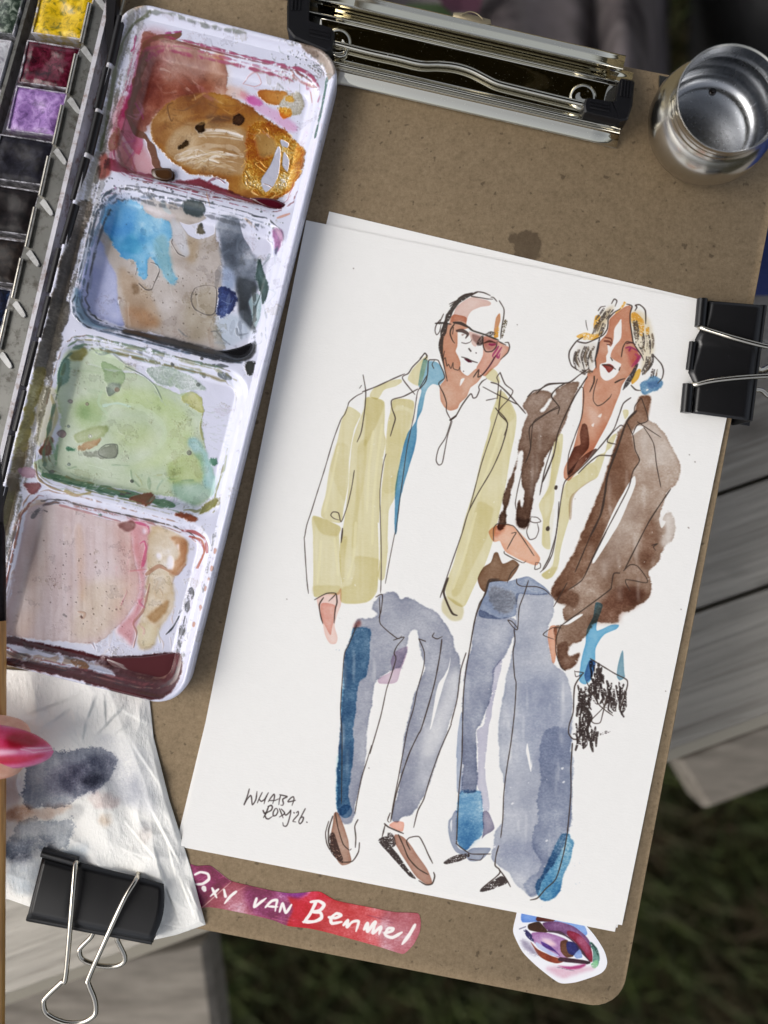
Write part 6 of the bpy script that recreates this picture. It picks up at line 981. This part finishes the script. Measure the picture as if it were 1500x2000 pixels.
# ---------------------------------------------------------------- binder clips
k = M('black_lacquer', (17, 17, 19), .3); k.bump(k.noise(60, 2), .0001, .2); k.color(k.mix(k.ramp(k.noise(1, 3, .6, k.co((2400, 700, 900), .6)), [(.70, 0.0), (.75, .5)]), lin((17, 17, 19)), lin((74, 74, 76)))); M_lac = k.m
k = M('nickel_wire', (196, 190, 178), .12, 1); M_nick = k.m
def binder(label, jaw, low, rolls, handle, handle2, spine, zsp, zm, bulge=0):
    c = empty('binder_clip', P(*jaw[0][:2], 0), label, 'binder clip', 'black binder clips on the clipboard')
    (ma, mb), (sa, sb) = (jaw[0], jaw[-1]), spine; ln = len(jaw) - 1
    def jf(i, j):
        x = i * ln; k_ = min(ln - 1, int(x)); f_ = x - k_; q = [jaw[k_][n_] * (1 - f_) + jaw[k_ + 1][n_] * f_ for n_ in range(3)]
        d_ = Vector((mb[0] - ma[0], mb[1] - ma[1])); t_ = min(1, max(0, Vector((q[0] - ma[0], q[1] - ma[1])).dot(d_) / d_.length_squared))
        u, v = sa[0] + (sb[0] - sa[0]) * t_, sa[1] + (sb[1] - sa[1]) * t_; z = q[2] + (zsp - q[2]) * j + .35 * math.sin(math.pi * j)
        bow = bulge * math.sin(math.pi * j) * max(0, (t_ - .75) / .25)
        return P(q[0] * (1 - j) + u * j + bow, q[1] * (1 - j) + v * j + bow * .3, z * mm)
    o = MB().grid(jf, ln * 4, 8).build('jaw', M_lac, c); s_ = o.modifiers.new('thick', 'SOLIDIFY'); s_.thickness = .0006; s_.offset = -1
    Lw = [P(u, v, z * mm) for u, v, z in low]; n = len(Lw); g = MB(); g.add(Lw + [p - Vector((0, 0, .0006)) for p in Lw], [tuple(range(n)), tuple(range(n, 2 * n))] + [(i, (i + 1) % n, n + (i + 1) % n, n + i) for i in range(n)]); g.build('jaw', M_lac, c, smooth=False)
    for a, b, r in rolls: MB().tube([P(*a[:2], a[2] * mm), (P(*a[:2], a[2] * mm) + P(*b[:2], b[2] * mm)) / 2, P(*b[:2], b[2] * mm)], r * mm, 14).build('mouth_roll', M_lac, c, autosmooth=50)
    (u0, v0), (u1, v1) = spine; V = []
    pts = [(0, zsp), (3.0, zsp - .4), (5.5, zsp - 1.6), (6.5, zsp - 3.5), (6.5, -zsp + .5), (5, -zsp - 1.5), (2, -zsp - 2.4)]
    dx, dy = (v1 - v0), -(u1 - u0); L = math.hypot(dx, dy); dx /= L; dy /= L; sg = 1 if (dx * (u0 - jaw[0][0]) + dy * (v0 - jaw[0][1])) > 0 else -1
    for t in (0, .5, 1):
        for off, z in pts: q = P(u0 + (u1 - u0) * t, v0 + (v1 - v0) * t, zsp * mm); V.append(q + Vector((sg * dx * off * S * .9, -sg * dy * off * S * .9, (z - zsp) * mm)))
    m_ = len(pts); o = mk('spine', V, [(i * m_ + k_, i * m_ + k_ + 1, (i + 1) * m_ + k_ + 1, (i + 1) * m_ + k_) for i in range(2) for k_ in range(m_ - 1)], M_lac, c); s_ = o.modifiers.new('thick', 'SOLIDIFY'); s_.thickness = .0005
    MB().tube([P(u0, v0, (zsp - 1.3) * mm), P((u0 + u1) / 2, (v0 + v1) / 2, (zsp - 1.3) * mm), P(u1, v1, (zsp - 1.3) * mm)], .0013, 14).build('spine_fold', M_lac, c, autosmooth=50)
    for h in (handle, handle2): MB().tube(smooth3([P(u, v, z * mm) for u, v, z in h], 8), .00085, 12).build('wire_handle', M_nick, c)
    return c
binder('black binder clip pinching the sheets at the right board edge',
    [(1383, 588, 2.4), (1378, 616, 2.4), (1370, 641, 2.2), (1361, 655, 1.9), (1357, 664, 1.6), (1359, 674, 1.5), (1352, 700, 1.5), (1346, 716, 1.5), (1344, 728, 1.6), (1349, 739, 1.9), (1356, 752, 2.4), (1353, 780, 2.4), (1350, 807, 2.4)],
    [(1375, 590, -4.2), (1490, 600, -9), (1464, 832, -9), (1350, 810, -4.2)],
    [((1372, 584, 3.2), (1367, 638, 3.2), 1.8), ((1344, 750, 3.2), (1339, 806, 3.2), 1.8), ((1353, 668, 2.2), (1346, 722, 2.2), 1.2)],
    [(1369, 612, 2.9), (1367, 638, 3.4), (1372, 641, 4.5), (1400, 650, 6.2), (1440, 662, 8.2), (1500, 677, 9.5), (1560, 684, 11), (1600, 690, 12), (1612, 710, 12), (1600, 728, 12), (1560, 732, 11), (1500, 734, 9.5), (1440, 738, 8.2), (1390, 744, 6.2), (1360, 751, 4.5), (1352, 753, 3.4), (1347, 775, 2.9)],
    [(1440, 705, -6.5), (1475, 716, -8), (1486, 722, -9), (1500, 717, -10), (1530, 700, -11), (1548, 730, -11), (1540, 762, -11), (1506, 775, -10), (1488, 763, -9), (1470, 762, -8), (1430, 765, -6.5)],
    ((1490, 597), (1462, 822)), 6.2, 2.4)
binder('black binder clip with long wire handles clamping the stained paper towel',
    [(84, 1672, 3.6), (118, 1682, 3.6), (150, 1692, 3.6), (156, 1684, 3.2), (190, 1693, 3.2), (232, 1703, 3.2), (275, 1713, 3.4), (320, 1726, 3.8)],
    [(84, 1668, -4.6), (320, 1725, -4.6), (299, 1841, -9), (54, 1795, -9)],
    [((83, 1664, 4.0), (151, 1683, 4.0), 1.7)],
    [(110, 1672, 4.2), (146, 1683, 4.6), (147, 1690, 6.0), (144, 1730, 8.0), (138, 1800, 9.0), (128, 1908, 8.0), (120, 1918, 7.6), (92, 1945, 7), (85, 1958, 7), (92, 1980, 6.5), (125, 1996, 6.5), (160, 1996, 6.5), (183, 1984, 7), (187, 1970, 7), (184, 1950, 7.4), (173, 1922, 8), (174, 1908, 8), (205, 1838, 9), (242, 1758, 8), (265, 1720, 6), (269, 1711, 3.2), (271, 1704, 1.5)],
    [(196, 1790, -7), (182, 1822, -8.5), (176, 1832, -9), (160, 1848, -10), (155, 1858, -10), (162, 1874, -11), (190, 1885, -11), (222, 1887, -11), (241, 1880, -10.5), (243, 1866, -10), (232, 1842, -9), (229, 1832, -8.5), (232, 1800, -7)],
    ((54, 1791), (298, 1837)), 6.6, 3.6, 10)
# ---------------------------------------------------------------- steel water cup
k = M('brushed_steel', (205, 203, 198), .16, 1); n = k.noise(1, 3, .6, k.co((160, 160, 2600))); k.rough(k.math('ADD', k.math('MULTIPLY', n, .16), .12)); k.bump(k.noise(90, 3), .00015, .3); M_cup = k.m
cup_p = P(1369, 262, 0); cup = empty('water_cup', cup_p, 'small round steel water cup standing on the clipboard corner', 'cup')
MB().lathe([(.0001, .0002), (.0135, .0002), (.0165, .0012), (.019, .0042), (.0202, .008), (.0203, .0105), (.0197, .0135), (.0185, .0162), (.0172, .0182), (.0163, .0195), (.0162, .0202), (.0167, .0208), (.0167, .0214), (.0162, .0219), (.0162, .0225), (.0167, .0231), (.0166, .0237), (.0163, .0242), (.0166, .0258), (.0167, .0262), (.0165, .0263), (.0162, .0258)], cup_p, 72).build('cup_body', M_cup, cup, autosmooth=60)
k = M('steel_inside', (178, 180, 183), .24, 1); n = k.noise(1, 3, .6, k.co((900, 900, 60))); k.bump(n, .00004, .3); k.rough(k.math('ADD', k.math('MULTIPLY', n, .2), .14)); 
MB().lathe([(.0162, .0258), (.0158, .0235), (.0156, .0215), (.0158, .02), (.0166, .0185), (.0182, .0158), (.0192, .0128), (.0196, .0098), (.019, .006), (.0172, .0032), (.0148, .0018), (.0135, .0016), (.0001, .0016)], cup_p, 72).build('cup_inside', k.m, cup)
p = P(1391, 180, 14 * mm); MB().lathe([(.0012, 0), (.0012, .0004), (.0007, .0006), (.0001, .0006)], p, 16).build('droplet', M('dark_drop', (26, 22, 22), .15).m, cup)
MB().prism([P(u, v, .9 * mm) for u, v in ((1287, 146), (1420, 172), (1400, 300), (1285, 280))], .0008, .0002).build('edge_clip', M_cup, cup, autosmooth=40)
# ---------------------------------------------------------------- brush and the hand that holds it
br = empty('paint_brush', P(0, 1500, 14 * mm), 'wooden handled paint brush held upright along the left photo edge', 'paint brush')
k = M('varnished_wood', (176, 128, 66), .3); k.color(k.ramp(k.noise(1, 4, .6, k.co((500, 30, 500))), [(.35, (150, 104, 52)), (.65, (196, 150, 86))])); 
ax = lambda v: P(-2 + (v - 1230) * -.002, v, 13.5 * mm)
MB().tube([ax(1212), ax(1300), ax(1500), ax(1700), ax(1900), ax(2060), ax(2400)], [.0022, .0023, .0023, .0022, .0021, .002, .0012], 16).build('handle', k.m, br)
MB().tube([ax(1020), ax(1040), ax(1120), ax(1214)], [.0013, .0018, .0021, .0022], 16).build('ferrule', grime_metal('dark_ferrule', (46, 42, 44), .35, (20, 16, 16), .6), br)
MB().tube([ax(880), ax(930), ax(980), ax(1024)], [.0001, .0009, .0013, .0013], 12).build('bristles', M('dark_bristle', (20, 17, 20), .5).m, br)
# hand: one continuous skin surface, thumb tip in frame, palm and curled fingers to the left of it
skin = M('skin', (214, 160, 136), .5); skin.color(skin.ramp(skin.noise(260, 4), [(.3, (204, 146, 124)), (.7, (222, 174, 152))])); skin.b.inputs['Subsurface Weight'].default_value = .12; skin.b.inputs['Subsurface Radius'].default_value = (.003, .0012, .0006)
skin.bump(skin.noise(1, 3, .6, skin.co((1500, 400, 800))), .00012, .7); skin.bump(skin.noise(900, 3), .00006, .6)
person = empty('person', P(-300, 1600, 2 * mm), 'hand with a long pink painted thumbnail holding the brush at the left edge', 'person')
nodes = {'wr': ((-560, 1660, -14), 21, 15), 'pm': ((-330, 1580, 4), 19, 13), 'cm': ((-255, 1498, 12), 12, 11), 'mc': ((-165, 1470, 17), 10.5, 10), 'ip': ((-55, 1458, 20), 10, 9), 't1': ((25, 1460, 17.5), 9.6, 7.6), 't2': ((62, 1464, 15.5), 6.2, 5.2)}
edges = [('wr', 'pm'), ('pm', 'cm'), ('cm', 'mc'), ('mc', 'ip'), ('ip', 't1'), ('t1', 't2')]
for f_, (kv, dz) in enumerate(((1560, 9), (1620, 9), (1690, 8), (1745, 6))):
    L = (1.0, 1.06, 1.0, .84)[f_]; r = (8.2, 8.6, 8.2, 7.0)[f_]
    ns = [((-235, kv, 10), r + .6), ((-235 + 105 * L, kv - 28, dz + 7), r), ((-235 + 190 * L, kv - 58, dz + 1), r * .92), ((-235 + 205 * L, kv - 78, dz - 2.5), r * .78)]
    for q, (c_, r_) in enumerate(ns): nodes[f'f{f_}{q}'] = (c_, r_, r_)
    edges += [('pm', f'f{f_}0')] + [(f'f{f_}{q}', f'f{f_}{q + 1}') for q in range(3)]
nm = list(nodes); me = bpy.data.meshes.new('body'); me.from_pydata([P(c_[0], c_[1], c_[2] * mm) + Vector((0, 0, 0)) for c_, _, _ in nodes.values()], [(nm.index(a), nm.index(b)) for a, b in edges], [])
hb = bpy.data.objects.new('body', me); COL.link(hb); hb.parent = person; hb.location = Vector((0, 0, ZB)) - person.location; me.materials.append(skin.m)
SC = 1.0
sk = hb.modifiers.new('skin', 'SKIN'); sk.use_smooth_shade = True; sd = hb.modifiers.new('sub', 'SUBSURF'); sd.levels = 2; sd.render_levels = 3
for i, (c_, ra, rb) in enumerate(nodes.values()): me.skin_vertices[0].data[i].radius = (ra * mm * 1.16, rb * mm * 1.08); me.skin_vertices[0].data[i].use_root = (nm[i] == 'pm')
# nail: curved almond plate lying on the thumb tip
def nail(i, j):
    t = i; s_ = (j - .5) * 2; u = -22 + 127 * t; hw = 43 * (1 - t ** 2.4) ** .6 if t < 1 else 0
    cu, cv = u, 1456 + 12 * t + s_ * hw; z = 27.6 - 8.0 * t ** 1.7 - 4.6 * (s_ ** 2) * (hw / 43) + .5 * math.sin(t * 3)
    return P(cu, cv, z * mm)
k = M('pink_nail', (176, 60, 104), .36); k.b.inputs['Coat Weight'].default_value = .25; k.b.inputs['Coat Roughness'].default_value = .05
x = k.image(paint_nail().image('nail_polish_glint')); k.color(x.outputs['Color']); k.bump(k.noise(160, 4, .6), .0005, .5)
o = MB().grid(nail, 30, 18).build('fingernail', k.m, person, plan=(-34, 1396, 150, 124, 24 * mm)); s = o.modifiers.new('thick', 'SOLIDIFY'); s.thickness = .0006; s.offset = -1
# ---------------------------------------------------------------- things half seen behind and beside the board
def blob(c, r, n=14, m=10, e=.7):
    g = MB()
    def f(i, j):
        a = i * 2 * math.pi; b = (j - .5) * math.pi; q = lambda x: math.copysign(abs(x) ** e, x)
        return Vector((c[0] + r[0] * q(math.cos(a)) * abs(math.cos(b)) ** e, c[1] + r[1] * q(math.sin(a)) * abs(math.cos(b)) ** e, c[2] + r[2] * q(math.sin(b))))
    return g.grid(f, n * 2, m * 2)
k = M('blue_nylon', (34, 56, 122), .65); k.bump(k.noise(60, 4), .002, .6); k.bump(k.noise(2500, 2), .0001, .5)
t = empty('blue_pouch', P(1520, 480, ZT), 'blue fabric pouch on the bench under the right board edge', 'pouch')
c_ = P(1500, 484, ZT); c_.z = ZT + .0355; c_.x += .012; blob(c_, (.052, .0235, .0352), 14, 10, .3).build('pouch_body', k.m, t)
MB().tube(smooth3([c_ + Vector((-.045, .0, .0356)), c_ + Vector((-.01, .004, .0358)), c_ + Vector((.03, .0, .0356)), c_ + Vector((.049, -.002, .02))], 5), .001, 8).build('zip', M('blue_zip', (16, 26, 60), .5).m, t)
k = M('grey_cloth', (96, 90, 90), .9, 0, .1); n = k.noise(26, 4, .6); k.color(k.ramp(n, [(.32, (58, 52, 54)), (.5, (92, 86, 86)), (.7, (112, 104, 106))])); k.bump(k.noise(900, 2), .0004, .5)
def cl(i, j):
    u = 640 + 660 * i + 10 * j; v = 200 - 520 * j; fold = sum(a_ * math.exp(-((i - x_ + .05 * j) / w_) ** 2) for x_, w_, a_ in ((.80, .03, -.035), (.88, .04, .03), (.96, .03, -.03), (.55, .09, .02), (.3, .12, -.02), (.1, .08, .02)))
    zz = -.17 - .10 * j - .24 * j ** 3 + fold; zz -= .3 * sm((i - .93) / .07); return P(u, v, max(zz, -.58))
o = MB().grid(cl, 70, 40).build('grey_cloth', k.m, None); s = o.modifiers.new('thick', 'SOLIDIFY'); s.thickness = .002; tag(o, 'dark grey cloth hanging in folds behind the chrome clip', 'cloth')
k = M('black_nylon', (10, 10, 12), .7); k.bump(k.noise(40, 4), .004)
t = empty('black_bag', P(1560, -30, -ZB), 'black bag standing on the grass behind the steel cup', 'bag'); c_ = P(1560, 0, -ZB + .09); c_.z = -ZB + .09
blob(c_, (.085, .085, .09), 14, 10, .5).build('bag_body', k.m, t); MB().tube(smooth3([c_ + Vector((-.05, .02, .085)), c_ + Vector((-.03, .03, .12)), c_ + Vector((.03, .03, .12)), c_ + Vector((.05, .02, .085))], 6), .006, 8).build('bag_strap', k.m, t)
t = empty('pink_flower', P(890, -10, -.36), 'blurred dark pink flower with green leaves behind the clip', 'flower'); k = M('dark_petal', (62, 20, 40), .6)
for f_ in range(6):
    a = f_ * 1.05; c_ = P(900, -18, -.19); d_ = Vector((math.cos(a), math.sin(a), .15)) * .016; s_ = Vector((-math.sin(a), math.cos(a), 0)) * .009
    MB().add([c_, c_ + d_ * .6 + s_, c_ + d_ * 1.1 + Vector((0, 0, .003)), c_ + d_ * .6 - s_], [(0, 1, 2, 3)]).build('petal', k.m, t)
k = M('dark_leaf', (40, 58, 24), .5)
for f_ in range(4):
    a = 3.6 + f_ * .5; c_ = P(858, 6, -.18); d_ = Vector((math.cos(a), math.sin(a), -.1)) * .03; s_ = Vector((-math.sin(a), math.cos(a), 0)) * .008
    MB().add([c_, c_ + d_ * .5 + s_, c_ + d_, c_ + d_ * .5 - s_], [(0, 1, 2, 3)]).build('leaf', k.m, t)
MB().tube([P(890, -18, -.193), P(880, -10, -.4)], .002, 6).build('stem', k.m, t)
